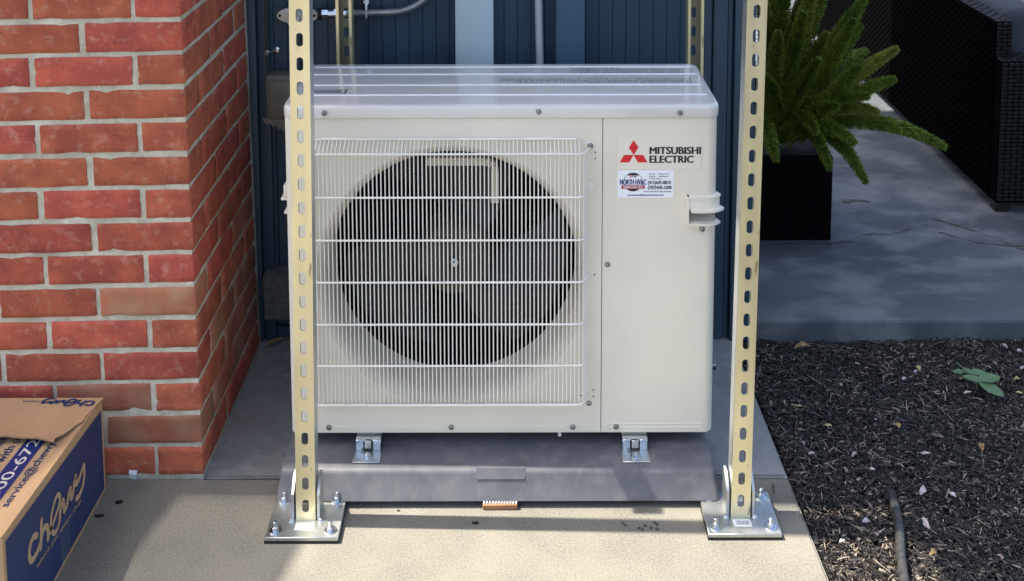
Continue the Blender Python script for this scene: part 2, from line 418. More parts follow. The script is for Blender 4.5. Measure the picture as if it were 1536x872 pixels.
def place_brick(kind, cx, cy, cz, worn):
    me = random.choice(BM[kind])
    o = link('brick', me, pier, (cx-XC+random.uniform(-.0015,.0015), cy+random.uniform(-.0014,.0014), cz+random.uniform(-.0012,.0012)))
    o.rotation_euler = (random.uniform(-.006,.006), random.uniform(-.004,.004)+random.choice((0,0,pi)), random.uniform(-.004,.004))
    if worn:
        o.material_slots[0].link = 'OBJECT'; o.material_slots[0].material = M_brick_worn
for r in range(16):
    cz = 0.0073 + COURSE*(r+0.5)
    even = r % 2 == 0
    w = lambda p: random.random() < (0.7 if 1 <= r <= 3 else 0.12 if r < 6 else 0.0)*p
    # front face (-Y), from the corner to the left; the corner brick shows on both faces
    if even:
        place_brick('ss', XC-BW/2, BL/2, cz, w(1)); x = XC-BW-JT; y = BL+JT
    else:
        place_brick('fs', XC-BL/2, BW/2, cz, w(1)); x = XC-BL-JT; y = BW+JT
    while x > XC-0.75:
        ln = BL+random.uniform(-.004,.003)
        place_brick('fs', x-ln/2, BW/2, cz, w(0.6)); x -= ln+JT
    while y+BL < 0.60:
        place_brick('ss', XC-BW/2, y+BL/2, cz, w(1.2)); y += BL+JT
    if 0.585-y > 0.06:
        place_brick('h', XC-BW/2, y+BW/2-0.0, cz, w(1))
pier.rotation_euler = (0, -0.015, 0)

# unseen upper house wall, added and angled along the sun to shade the alcove
up_wall = thing('shade_wall', 'unseen upper house wall added above the brick pier to shade the alcove', 'wall', (-3, 0.5, 1.35))
P_ = [(-6.0, -0.055+0.03*5.27), (-0.73, -0.055), (-0.73, 2.5), (-6.0, 2.5)]
part('wall', G().prism(P_, 4.84, TX((0, 0, 1.36))), M_trim, up_wall, smooth=False)

# unseen slatted roof, made up to throw partial shade on the left walkway
EX = -0.485
pr = thing('shade_pergola', 'added unseen pergola of narrow slats shading the left of the walkway', 'pergola', (-3.0, -0.4, 3.1))
rx = lambda y: -0.44-3.11/math.tan(radians(SUN_EL))+0.22*(y+0.15)
P_ = [(-0.0086, -0.95), (0.0, -0.95), (0.0, 0.12), (-0.0086, 0.12)]
SL = G()
for zz in (3.1, 3.1015): SL.v += [(x+rx(y), y, zz) for x, y in P_]
SL.f = [(3,2,1,0),(4,5,6,7),(0,1,5,4),(1,2,6,5),(2,3,7,6),(3,0,4,7)]
slat = new_mesh('slat', SL, M_roof, tuple(pr.location), smooth=False)
for i in range(29): link('slat', slat, pr, (-0.0118*i, 0, 0))
P_ = [(-3.6, -0.95), (rx(-0.95)-0.345, -0.95), (rx(0.12)-0.345, 0.12), (-3.6, 0.12)]
part('roof', G().prism(P_, 0.012, TX((0, 0, 3.0985))), M_roof, pr, smooth=False)
for y in (-0.9, 0.05): part('beam', G().box(-3.9, rx(y)-0.01, y, y+0.04, 3.112, 3.2), M_roof, pr, smooth=False)

# ================================================================== SIDING WALL OF THE ALCOVE
wl = thing('siding_wall', 'slate blue wall of narrow vertical boards behind the white condenser', 'wall', (-0.03, 0.63, 0))
part('wall_core', G().box(-0.74, 0.652, 0.627, 1.0, -0.02, 1.6), M_siding, wl, smooth=False)
bw_ = 0.0372
bme = new_mesh('board', G().box(-bw_/2+0.0004, bw_/2-0.0004, -0.010, 0.006, 0.035, 1.6, 0.0014), M_siding)
for i in range(36):
    link('board', bme, wl, (-0.70+bw_*(i+0.5)+0.03, 0.632-0.63, 0))
part('base_strip', G().box(-0.70, 0.645, 0.612, 0.634, 0.0, 0.034, 0.002), M_trim, wl)
for x0, x1, y0 in ((-0.735,-0.705,0.592), (-0.703,-0.672,0.602), (0.515,0.539,0.606), (0.541,0.580,0.598), (0.582,0.596,0.607), (0.598,0.655,0.590)):
    part('trim_board', G().box(x0, x1, y0, 0.640, 0.0, 1.6, 0.003, 2), M_trim, wl)
single('painted_post', G().box(0.110, 0.188, 0.560, 0.618, 0, 1.6, 0.003, 2), M_post, 'medium blue square post against the siding wall right of the white flexible tube', 'post', (0.149, 0.59, 0))
single('flat_channel_cover', G().box(-0.162, -0.058, 0.575, 0.619, 0, 1.6, 0.005, 2), M_pale, 'broad pale blue flat cover board running up the siding wall behind the condenser', 'cover board', (-0.11, 0.6, 0))
# corrugated flexible tube
g = G(); pts = []; rr = []
for i in range(260):
    z = 0.35+i*0.005; x = 0.072-0.016*(z-0.75)*1.2+0.004*sin(z*5); pts.append((x, 0.590, z)); rr.append(0.0112 if i % 2 else 0.0095)
g.tube(pts, rr, 12)
single('flexible_conduit', g, M_flex, 'white corrugated flexible tube hanging on the wall between pale board and blue post', 'tube', (0.07, 0.59, 0.35))
# electrical conduit with elbow
ct = thing('steel_conduit', 'grey steel conduit with elbow on the blue wall behind the left posts', 'conduit', (-0.42, 0.585, 0.94))
pts = [(-0.49,0.585,0.938),(-0.34,0.585,0.941)]
for i in range(1, 13):
    a = radians(i*7); pts.append((-0.34+0.145*sin(a), 0.585, 0.941+0.145*(1-cos(a))))
pts += [(-0.18, 0.585, 1.6)]
part('conduit_pipe', G().tube(pts, 0.0105, 12), M_conduit, ct)
part('coupling', G().tube([(-0.532,0.585,0.938),(-0.522,0.585,0.938)], 0.017, 12), M_rubber, ct)
g = G().tube([(-0.522,0.585,0.938),(-0.505,0.585,0.938)], 0.0135, 6).tube([(-0.505,0.585,0.938),(-0.488,0.585,0.938)], 0.011, 12).tube([(-0.488,0.585,0.938),(-0.480,0.585,0.938)], 0.0165, 6).tube([(-0.480,0.585,0.938),(-0.455,0.585,0.938)], 0.0125, 12)
part('connector_nut', g, M_chrome, ct)
part('strap', G().box(-0.404,-0.397,0.572,0.612,0.926,0.985,0.001).tube([(-0.4005,0.60,0.972),(-0.4005,0.575,0.972)], 0.008, 8), M_chrome, ct)
# wall flange
fl = thing('wall_flange', 'cream oval flange with two screw holes on the blue wall behind the left front post', 'flange', (-0.592, 0.60, 0.928))
ov = [(0.056*cos(2*pi*i/28)*(1 if abs(cos(2*pi*i/28)) > .4 else 1), 0.0225*sin(2*pi*i/28)) for i in range(28)]
part('flange_plate', G().prism(ov, 0.012, FRONT(-0.592, 0.612, 0.929)), M_beige, fl)
part('spout', G().lathe([(0.019,0.0),(0.019,0.030),(0.016,0.032),(0.016,0.06),(0.012,0.062)], 18, FRONT(-0.592, 0.60, 0.929)), M_beige, fl)
for x in (-0.64, -0.546):
    part('screw', G().lathe([(0.0045,0),(0.004,0.0135)], 10, FRONT(x, 0.612, 0.929)), M_rubber, fl)
# thin cable with clamp
cb = thing('thin_cable', 'thin dark cable running down the blue wall next to the brick pier', 'cable', (-0.672, 0.585, 0.7))
part('cable', G().tube([(-0.668,0.590,1.6),(-0.674,0.590,1.0),(-0.6745,0.588,0.8),(-0.672,0.590,0.66)], 0.004, 8), M_hose, cb)
part('clamp', G().box(-0.680,-0.668,0.580,0.60,0.822,0.838,0.002).tube([(-0.668,0.586,0.832),(-0.648,0.586,0.837)], 0.0035, 8).lathe([(0.009,0),(0.009,0.004),(0.005,0.006)], 12, FRONT(-0.648,0.590,0.837)), M_chrome, cb)
# taupe wall box with scalloped bracket
wb = thing('wall_box', 'taupe plastic box with scalloped lower bracket on the wall left of the condenser', 'electrical box', (-0.62, 0.60, 0.64))
part('box_frame', G().box(-0.676,-0.565,0.560,0.624,0.648,0.772,0.008,3), M_taupe, wb)
part('cover', G().box(-0.664,-0.577,0.552,0.562,0.660,0.760,0.004,2), M_taupe, wb)
poly = [(-0.684,0.655),(-0.684,0.648)]
for i in range(8):
    x = -0.672+i*0.014; poly += [(x, 0.634-0.006*min(i,7-i)), (x+0.007, 0.640-0.006*min(i,7-i))]
poly += [(-0.556,0.648),(-0.556,0.655)]
part('bracket', G().prism(poly[::-1][::-1], 0.012, FRONT(0, 0.574, 0)), M_taupe, wb)
# concrete block on the wall
cbk = G().box(-0.696,-0.590,0.555,0.624,0.080,0.208,0.004,1)
cbk.v = [tuple(Vector(p)+noise.noise_vector(Vector(p)*50)*0.002) for p in cbk.v]
single('concrete_block', cbk, M_block, 'rough grey concrete block low against the blue wall behind the left front post', 'block', (-0.643,0.59,0.08))

# ================================================================== CONDENSER PAD
XL, XR = -0.524, 0.4445
pad = thing('equipment_pad', 'grey plastic equipment pad under the white condenser', 'pad', (-0.035, 0.15, 0.0))
def pad_ring(ins, z, n=5, r=0.012, xl=XL-0.001, xr=XR+0.001, y0=-0.101, y1=0.40):
    P = []
    ix = ins*0.4
    for cx, cy, a0 in ((xl+ix+r, y0+ins+r, 180), (xr-ix-r, y0+ins+r, 270), (xr-ix-r, y1-ins-r, 0), (xl+ix+r, y1-ins-r, 90)):
        for i in range(n+1):
            a = radians(a0+90*i/n); P.append((cx+r*cos(a), cy+r*sin(a), z))
    return P
rings = [(0.004,0.0135),(0.0,0.0165),(0.006,0.035),(0.014,0.056),(0.0165,0.0675),(0.0185,0.0728),(0.0225,0.0762),(0.0275,0.0775),(0.05,0.0778)]
g = G(); v = []; f = []
for ins, z in rings: v += pad_ring(ins, z)
k = 24
for i in range(len(rings)-1):
    for j in range(k): f.append((i*k+j, i*k+(j+1)%k, (i+1)*k+(j+1)%k, (i+1)*k+j))
f.append(tuple((len(rings)-1)*k+j for j in range(k))); f.append(tuple(k-1-j for j in range(k)))
g.add(v, f); part('pad_body', g, M_pad, pad, ang=60)
# raised label boss and seams on the front face
def pad_y(z):                      # front face position at height z
    t = (z-0.0165)/(0.064-0.0165); return -0.101+0.0175*t
mm = G(); 
A = [(-0.0865,-0.0800,0.0787),(0.0195,-0.0800,0.0787),(0.0195,-0.0886,0.0590),(-0.0865,-0.0886,0.0590)]
mm.add(A+[(x,y+0.02,z) for x,y,z in A]+[(-0.0865,-0.058,0.0787),(0.0195,-0.058,0.0787)], [(0,3,2,1),(3,7,6,2),(0,4,7,3),(1,2,6,5),(8,0,1,9),(8,4,0),(9,1,5)])
part('notch_plate', mm, M_pad, pad, smooth=False)
for x in (-0.090, -0.19, 0.024, 0.30, -0.40):
    part('seam', G().add([(x,pad_y(.018)-0.0008,.018),(x+.0016,pad_y(.018)-0.0008,.018),(x+.0016,pad_y(.063)-0.0008,.063),(x,pad_y(.063)-0.0008,.063)],[(0,1,2,3)]), M_pad, pad, smooth=False)
# shims lifting the pad
for x in (-0.46, -0.2, 0.15, 0.38):
    part('shim', G().box(x-0.03, x+0.03, -0.05, 0.05, 0.0, 0.0138), M_rubber, pad, smooth=False)
# wooden comb shim poking out
cs = thing('shim_comb', 'small brown wooden shim with a row of pale teeth poking out under the pad', 'shim', (-0.035, -0.10, 0))
part('wood_strip', G().box(-0.0725, 0.003, -0.1085, -0.096, 0.0015, 0.0125, 0.001), M_wood, cs)
for i in range(12):
    x = -0.0715+i*0.0064
    part('tooth', G().add([(x,-0.1065,0.0125),(x+.0030,-0.1065,0.0125),(x+.0042,-0.094,0.0135),(x+.0012,-0.094,0.0135),(x,-0.1065,0.0155),(x+.0030,-0.1065,0.0155),(x+.0042,-0.094,0.0165),(x+.0012,-0.094,0.0165)],
         [(4,5,6,7),(0,1,5,4),(1,2,6,5),(3,0,4,7),(2,3,7,6)]), M_teeth, cs, smooth=False)

# ================================================================== CONDENSER UNIT
U = thing('condenser_unit', 'off white outdoor air conditioner condenser with round fan behind a wire grille', 'air conditioner', (-0.03, 0.16, 0.078))
ZB, ZT, YB = 0.111, 0.847, 0.318
UXL, UXR, SEAM = -0.508, 0.4465, 0.1925
FC = (-0.140, 0.478)
# fan front panel with round opening (ring between rectangle and circle)
def rect_pt(a, x0, x1, z0, z1):
    dx, dz = cos(a), sin(a); t = 1e9
    if dx > 1e-9: t = min(t, (x1-FC[0])/dx)
    if dx < -1e-9: t = min(t, (x0-FC[0])/dx)
    if dz > 1e-9: t = min(t, (z1-FC[1])/dz)
    if dz < -1e-9: t = min(t, (z0-FC[1])/dz)
    return (FC[0]+dx*t, FC[1]+dz*t)
x0p, x1p = UXL+0.012, SEAM-0.0008
angs = sorted(set([2*pi*i/120 for i in range(120)]+[atan2(z-FC[1], x-FC[0]) % (2*pi) for x in (x0p, x1p) for z in (ZB+0.002, ZT)]))
n = len(angs); g = G(); v = []; f = []
for a in angs: x, z = rect_pt(a, x0p, x1p, ZB+0.002, ZT); v.append((x, 0, z))
for a in angs: v.append((FC[0]+0.304*cos(a), 0, FC[1]+0.304*sin(a)))
for i in range(n): j = (i+1) % n; f.append((i, j, n+j, n+i))
g.add(v, f)
# rounded left edge and left side
arc = [(x0p-0.012*sin(radians(t)), 0.012-0.012*cos(radians(t))) for t in (0, 22, 45, 68, 90)]+[(UXL, YB)]
for i in range(len(arc)-1):
    (xa, ya), (xb, yb) = arc[i], arc[i+1]
    g.add([(xa,ya,ZB),(xb,yb,ZB),(xb,yb,ZT),(xa,ya,ZT)], [(3,2,1,0)])
g.add([(x0p,0,ZB),(x1p,0,ZB),(x1p,0,ZB+0.002),(x0p,0,ZB+0.002),(x0p,.012,ZB),(x1p,.012,ZB),(x1p,0.012,ZT),(x1p,0,ZT)], [(0,1,2,3),(1,0,4,5),(1,5,6,7)])
part('front_panel', g, M_enamel, U)
# bell mouth
prof = [(0.3042,0.0)]+[(0.2805+0.0232*(1-sin(radians(t))), -0.050*(1-cos(radians(t)))) for t in range(5, 91, 8)]+[(0.280,-0.062),(0.2795,-0.085),(0.2795,-0.115)]
prof = [(r, min(h, 0.0)) for r, h in prof]
g = G().lathe(prof, 96, FRONT(FC[0], 0.0, FC[1])); g.f = [q for q in g.f if len(q) == 4]
part('fan_shroud', g, M_bell, U, ang=60)
# service panel with rounded right corner
g = G(); r = 0.022
arc = [(SEAM+0.0008, 0.0)]+[(UXR-r+r*sin(radians(t)), r-r*cos(radians(t))) for t in range(0, 91, 10)]+[(UXR, YB)]
arc.insert(1, (0.3835, 0.0))
RZ0, RZ1 = 0.6070, 0.6345
for i in range(len(arc)-1):
    (xa, ya), (xb, yb) = arc[i], arc[i+1]
    open_ = xa >= 0.3834 and i < len(arc)-2
    for za, zb in ((ZB, RZ0), (RZ0, RZ1), (RZ1, ZT)):
        if open_ and za == RZ0: continue
        g.add([(xa,ya,za),(xb,yb,za),(xb,yb,zb),(xa,ya,zb)], [(0,1,2,3)])
g.add([(SEAM+.0008,0,ZB),(SEAM+.0008,0.012,ZB),(SEAM+.0008,0.012,ZT),(SEAM+.0008,0,ZT)], [(0,3,2,1)])
bot = [(x, y, ZB) for x, y in arc]+[(SEAM+.0008, YB, ZB)]
g.add(bot, [tuple(range(len(bot)-1, -1, -1))])
part('service_panel', g, M_enamel, U)
# inside: dark chamber, coil
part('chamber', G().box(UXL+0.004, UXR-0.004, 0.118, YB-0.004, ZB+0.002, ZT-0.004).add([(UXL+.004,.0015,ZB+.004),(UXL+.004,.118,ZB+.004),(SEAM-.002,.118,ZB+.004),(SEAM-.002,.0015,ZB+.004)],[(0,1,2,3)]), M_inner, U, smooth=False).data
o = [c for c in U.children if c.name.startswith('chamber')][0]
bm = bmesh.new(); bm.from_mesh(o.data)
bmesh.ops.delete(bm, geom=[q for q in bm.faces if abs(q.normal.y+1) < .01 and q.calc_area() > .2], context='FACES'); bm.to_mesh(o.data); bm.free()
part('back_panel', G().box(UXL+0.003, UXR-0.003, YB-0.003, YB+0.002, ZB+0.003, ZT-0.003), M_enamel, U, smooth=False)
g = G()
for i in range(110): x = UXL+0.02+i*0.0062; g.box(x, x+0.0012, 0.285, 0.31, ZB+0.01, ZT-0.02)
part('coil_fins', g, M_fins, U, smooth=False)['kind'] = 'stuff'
part('base_pan', G().box(UXL+0.012, UXR-0.012, 0.006, YB-0.004, ZB-0.006, ZB-0.0005, 0.002), M_enamel, U)
# motor mount
def strip(pts, w, th, yy):
    g = G()
    for (xa, za), (xb, zb) in zip(pts[:-1], pts[1:]):
        d = Vector((xb-xa, 0, zb-za)); nn = Vector((-d.z, 0, d.x)).normalized()*w/2
        a, b = Vector((xa, yy, za)), Vector((xb, yy, zb))
        q = [a+nn, b+nn, b-nn, a-nn]
        g.add(q+[p+Vector((0, th, 0)) for p in q], [(0,1,2,3),(4,7,6,5),(0,4,5,1),(1,5,6,2),(2,6,7,3),(3,7,4,0)])
    return g
mtp = [(-0.047,0.612),(-0.047,0.688)]+[(-0.069+0.022*cos(radians(t)), 0.688+0.022*sin(radians(t))) for t in (30,60,90)]+[(-0.205,0.710)]
part('motor_bracket', strip(mtp, 0.018, 0.016, 0.0915), M_bell, U)
# fan: hub and blades
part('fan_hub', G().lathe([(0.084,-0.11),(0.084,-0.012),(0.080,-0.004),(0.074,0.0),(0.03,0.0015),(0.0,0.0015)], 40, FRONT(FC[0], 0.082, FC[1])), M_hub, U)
part('hub_bolt', G().lathe([(0.0095,0.0),(0.0095,0.005),(0.006,0.006),(0.006,0.018),(0.004,0.020)], 6, FRONT(FC[0], 0.080, FC[1])), M_chrome, U)
for b in range(3):
    g = G(); nu, nv = 14, 8; v = []; a0 = radians(75+120*b)
    for i in range(nu+1):
        u = i/nu
        for j in range(nv+1):
            w_ = j/nv
            rad = 0.082+(0.262-0.082)*u
            spread = radians(72+22*u-18*u*u)
            a = a0+spread*(w_-0.5)+radians(26)*u
            y = 0.150+0.075*(w_-0.5)*(1-0.25*u)+0.012*u-0.02*sin(pi*w_)
            v.append((FC[0]+rad*cos(a), y, FC[1]+rad*sin(a)))
    f = [(i*(nv+1)+j, (i+1)*(nv+1)+j, (i+1)*(nv+1)+j+1, i*(nv+1)+j+1) for i in range(nu) for j in range(nv)]
    k = len(v); v2 = [(x, y+0.003, z) for x, y, z in v]
    g.add(v+v2, f+[tuple(reversed([q+k for q in p])) for p in f])
    part('fan_blade', g, M_dark, U, ang=60)

# top cap with rounded corners
def cap_ring(ins, z, n=6, r=0.026):
    P = []; x0, x1, y0, y1 = -0.5115+ins, 0.450-ins, -0.0045+ins, 0.326-ins; r = max(r-ins, 0.004)
    for cx, cy, a0 in ((x0+r, y0+r, 180), (x1-r, y0+r, 270), (x1-r, y1-r, 0), (x0+r, y1-r, 90)):
        for i in range(n+1):
            a = radians(a0+90*i/n); P.append((cx+r*cos(a), cy+r*sin(a), z))
    return P
rings = [(0.0022,0.8445),(0.0006,0.8455),(0.0,0.847),(0.0,0.866),(0.001,0.8695),(0.0035,0.8722),(0.0075,0.8738),(0.012,0.8742)]
g = G(); v = []; f = []; k = 28
for ins, z in rings: v += cap_ring(ins, z)
for i in range(len(rings)-1):
    for j in range(k): f.append((i*k+j, i*k+(j+1)%k, (i+1)*k+(j+1)%k, (i+1)*k+j))
f.append(tuple((len(rings)-1)*k+j for j in range(k))); f.append(tuple(k-1-j for j in range(k)))
g.add(v, f); cap = part('top_cap', g, M_cap, U, ang=50)
for y in (0.292, 0.231, 0.146, 0.071):
    g = G(); v = []; x0, x1 = -0.487, 0.428
    for x, s_ in ((x0-0.008, 0.0), (x0, 1.0), (x1, 1.0), (x1+0.008, 0.0)):
        for q in range(7):
            a = pi*q/6; v.append((x, y+0.0042*cos(a)*(0.3+0.7*s_), 0.8741+0.0024*sin(a)*s_))
    f = [(i*7+j, i*7+j+1, (i+1)*7+j+1, (i+1)*7+j) for i in range(3) for j in range(6)]
    part('rib', g.add(v, f), M_rib, cap)
# small unreadable print on the cap: rows of tiny marks
random.seed(5)
g = G()
def print_row(x0, x1, y, h):
    x = x0
    while x < x1:
        w_ = random.uniform(0.0018, 0.0045); hh = h*random.uniform(0.6, 1)
        g.add([(x,y,0.87455),(x+w_,y,0.87455),(x+w_,y+hh,0.87455),(x,y+hh,0.87455)], [(0,1,2,3)])
        x += w_+random.choice((0.0012, 0.0016, 0.005))
for i in range(3): print_row(0.135, 0.405-0.0*i, 0.241+i*0.012, 0.007)
for i in range(1): print_row(0.135, 0.25, 0.277, 0.008)
for i in range(3): print_row(-0.035 if i else 0.0, 0.415, 0.162+i*0.013, 0.008)
part('caution_print', g, M_grey_ink, cap, smooth=False)['kind'] = 'stuff'
g = G(); random.seed(9)
def bx2(x0, x1, y0, y1): g.add([(x0,y0,.8747),(x1,y0,.8747),(x1,y1,.8747),(x0,y1,.8747)], [(0,1,2,3)])
bx2(-0.465,-0.384,0.0845,0.0875); bx2(-0.465,-0.382,0.107,0.110); bx2(-0.388,-0.384,0.0845,0.110)
for i in range(16): bx2(-0.462+i*.0042, -0.459+i*.0042, 0.092, 0.102)
part('rating_print', g, M_grey_ink, cap, smooth=False)

# screws
def screw(x, y, z, parent, r=0.0052):
    g = G().lathe([(r*1.25,0),(r*1.25,0.0008),(r,0.0012),(r*0.92,0.0030),(r*0.55,0.0036),(r*0.42,0.0022),(0.0005,0.0022)], 16, FRONT(x, y, z))
    return part('screw', g, M_screw, parent)
for x, z, y in ((-0.418,0.858,-0.0045),(0.051,0.860,-0.0045),(0.361,0.857,-0.0045),(0.205,0.508,0),(-0.423,0.1235,0),(-0.146,0.1235,0),(0.129,0.1235,0),(0.227,0.124,0)):
    screw(x, y, z, U)
# embossed grooves along the bottom edge: raised rims
def slot_rim(x0, x1, z, h, t, yy=-0.0012):
    g = G(); r = h/2; P = []; Q = []
    for i in range(17):
        a = radians(90+180*i/16); P.append((x0+r+r*cos(a), z+r*sin(a))); Q.append((x0+r+(r-t)*cos(a), z+(r-t)*sin(a)))
    for i in range(17):
        a = radians(-90+180*i/16); P.append((x1-r+r*cos(a), z+r*sin(a))); Q.append((x1-r+(r-t)*cos(a), z+(r-t)*sin(a)))
    k = len(P); g.add([(x, 0.0004, zz) for x, zz in P]+[(x*0.5+x2*0.5, yy, zz*0.5+z2*0.5) for (x, zz), (x2, z2) in zip(P, Q)]+[(x, 0.0004, zz) for x, zz in Q],
          [(i, (i+1)%k, k+(i+1)%k, k+i) for i in range(k)]+[(k+i, k+(i+1)%k, 2*k+(i+1)%k, 2*k+i) for i in range(k)])
    g.f = [tuple(reversed(q)) for q in g.f]
    return g
part('embossed_groove', slot_rim(0.206, 0.424, 0.127, 0.013, 0.004), M_enamel, U)
part('embossed_groove', slot_rim(-0.408, -0.162, 0.1235, 0.007, 0.003), M_enamel, U)
part('embossed_groove', slot_rim(-0.132, 0.115, 0.1235, 0.007, 0.003), M_enamel, U)
# small dark holes along the grille side
g = G()
for x, z in ((0.1765,0.766),(0.1765,0.752),(0.176,0.484),(0.1755,0.212),(0.1755,0.197),(0.147,0.199)):
    g.lathe([(0.0019,0.0),(0.0019,0.0004)], 10, FRONT(x, 0.0002, z))
part('vent_holes', g, M_black_ink, U, smooth=False)

# wire grille: a basket standing 40 mm off the panel
GR = bpy.data.objects.new('fan_grille', None); COL.objects.link(GR); GR.parent = U
GX0, GX1, GD = -0.442, 0.146, -0.040
vw = new_mesh('wire', G().tube([(0,0.0,0.793+0.004),(0,-0.004,0.796),(0,-0.032,0.783),(0,GD+0.0005,0.775),(0,GD,0.766),(0,GD,0.215),(0,GD+.001,0.206),(0,GD+0.007,0.199),(0,-0.004,0.179),(0,0.0,0.178)], 0.0014, 6), M_wire, tuple(U.location))
NW = 65
for i in range(NW):
    x = GX0+0.006+(GX1-GX0-0.012)*i/(NW-1)
    link('wire', vw, GR, (x, 0, 0))
# the vertical wires that turn back along both ends
sw = new_mesh('wire', G().tube([(0,0,0.772),(0,0,0.206)], 0.00155, 6), M_wire, tuple(U.location))
for i in range(5):
    t = (i+0.6)/5.2
    link('wire', sw, GR, (GX1+0.001+0.016*t, GD+0.037*t, 0)); link('wire', sw, GR, (GX0-0.001-0.008*t, GD+0.037*t, 0))
def hwire(z, yb=0.0, rr=0.0023, dz=0.0):
    y = GD-0.0032
    return G().tube([(GX0-0.010,0.0,z+dz),(GX0-0.009,-0.014,z+dz*.6),(GX0-0.004,y+0.006,z),(GX0+0.004,y,z),(GX1-0.006,y,z),(GX1+0.001,y+0.003,z),(GX1+0.012,-0.018,z),(GX1+0.0175,-0.006,z),(GX1+0.0185,0.001,z)], rr, 8)
for z in (0.7785, 0.681, 0.584, 0.488, 0.391, 0.295, 0.2035):
    part('wire', hwire(z), M_wire, GR)
part('wire', G().tube([(GX0-0.004,-0.0055,0.7985),(GX1-0.012,-0.0055,0.7985)], 0.0022, 8), M_wire, GR)
part('wire', G().tube([(GX0+0.006,-0.0075,0.1785),(GX1-0.008,-0.0075,0.1785)], 0.0019, 8), M_wire, GR)
for z in (0.782, 0.182):
    part('mount_tab', G().prism([(-0.007+0.0*i, 0) for i in range(0)]+[(0.0095*cos(2*pi*i/18), 0.0095*sin(2*pi*i/18)) for i in range(18)], 0.002, FRONT(0.165, 0, z)), M_wire, GR)
    screw(0.165, -0.002, z, GR, 0.0055)
part('mount_tab', G().prism([(0.007*cos(2*pi*i/18), 0.011*sin(2*pi*i/18)) for i in range(18)], 0.004, FRONT(0.1665, 0, 0.689)), M_wire, GR)
# raised stiffening beads in the panel round the fan
for x in (-0.398, 0.055):
    part('embossed_bead', slot_rim(x-0.03, x+0.03, 0.797, 0.008, 0.0035, -0.002), M_enamel, U)

# right handle
H = part('handle', G(), M_handle, U) if False else bpy.data.objects.new('handle', None)
COL.objects.link(H); H.parent = U
hx0, hx1, hz0, hz1, hd = 0.378, 0.4505, 0.606, 0.668, -0.007
def wrapx(x, off):                   # follow the rounded cabinet corner, standing off by `off`
    r = 0.022; s = x-(UXR-r)
    if s <= 0: return (x, -off)
    a = min(s/ (r+off), radians(100)); return (UXR-r+(r+off)*sin(a), r-(r+off)*cos(a))
def wrap_sheet(x0, x1, z0, z1, off, n=16, back=True):
    g = G(); P = [wrapx(x0+(x1-x0)*i/n, off) for i in range(n+1)]; Q = [wrapx(x0+(x1-x0)*i/n, 0.0003) for i in range(n+1)]
    v = [(x,y,z0) for x,y in P]+[(x,y,z1) for x,y in P]+[(x,y,z0) for x,y in Q]+[(x,y,z1) for x,y in Q]; k = n+1
    f = [(i,i+1,k+i+1,k+i) for i in range(n)]+[(k+i,k+i+1,3*k+i+1,3*k+i) for i in range(n)]+[(2*k+i,2*k+i+1,i+1,i) for i in range(n)]
    f += [(0,k,3*k,2*k),(n,2*k+n,3*k+n,k+n)]
    return g.add(v, f)
def add(*gs):
    r = G()
    for q in gs: r.add(q.v, q.f)
    return r
xe = 0.4625
fr = add(wrap_sheet(0.3815, xe, 0.640, 0.667, 0.0100), wrap_sheet(0.3795, xe, 0.6645, 0.6685, 0.0135), wrap_sheet(0.3775, 0.383, 0.603, 0.6685, 0.0125), wrap_sheet(0.3795, xe, 0.602, 0.6065, 0.0135))
part('handle_plate', fr, M_handle, H)
part('grip_lip', add(wrap_sheet(0.387, 0.468, 0.6365, 0.6415, 0.0235), wrap_sheet(0.389, 0.466, 0.6345, 0.6366, 0.0205)), M_handle, H)
g = G().add([(0.383,-0.0052,0.6064),(0.383,-0.0052,0.6366),(0.386,0.022,0.6366),(0.386,0.022,0.620),(0.443,-0.0052,0.6064),(0.443,0.022,0.620),(0.443,0.022,0.6366),(0.443,-0.0052,0.6366)],
      [(0,1,2,3),(0,3,5,4),(3,2,6,5),(1,7,6,2)])
rq = [(0.3835,0.0),(0.3835,0.030),(0.4466,0.030),(0.4466,0.0215),(0.4440,0.0120),(0.4380,0.0050),(0.4290,0.0010),(0.4245,0.0)]
ga = G().add([(x,y,0.6068+0.008*min(1,y/0.03)) for x,y in rq]+[(x,y,0.6347) for x,y in rq],
      [(0,1,9,8),(1,2,10,9),(2,3,11,10),tuple(range(7,-1,-1)),tuple(range(8,16))])
part('grip_recess', ga, mat('recess_plastic_shaded', (0.56, 0.52, 0.45), (0.50, 0.465, 0.40), 30, rough=0.5), H)  # handle plastic with the cavity's shade put into its colour
# sloping lower lip of the recess
P = [wrapx(0.384+(xe-0.004-0.384)*i/14, 0.0130) for i in range(15)]; Q = [wrapx(0.384+(xe-0.004-0.384)*i/14, 0.001) for i in range(15)]
g = G().add([(x,y,0.6064) for x,y in P]+[(x,y,0.6085) for x,y in Q], [(i,i+1,15+i+1,15+i) for i in range(14)])
part('grip_slope', g, M_handle, H)
tongue = [(0.392,0.6035),(0.400,0.593),(0.406,0.587),(0.413,0.5855),(0.420,0.587),(0.426,0.593),(0.434,0.6035)]
part('screw_tab', G().prism(tongue, 0.006, FRONT(0, -0.0002, 0)), M_handle, H)
screw(0.413, -0.0063, 0.5925, H, 0.0055)
# left handle ears seen past the post
Hl = bpy.data.objects.new('handle', None); COL.objects.link(Hl); Hl.parent = U
part('grip_lip', G().box(-0.5325,-0.505,0.06,0.16,0.632,0.638,0.002,2).box(-0.526,-0.505,0.06,0.16,0.638,0.668,0.003,2), M_handle, Hl)
part('handle_plate', G().box(-0.520,-0.505,0.06,0.16,0.596,0.618,0.003,2).box(-0.526,-0.505,0.06,0.16,0.6, 0.606,0.002,2), M_handle, Hl)

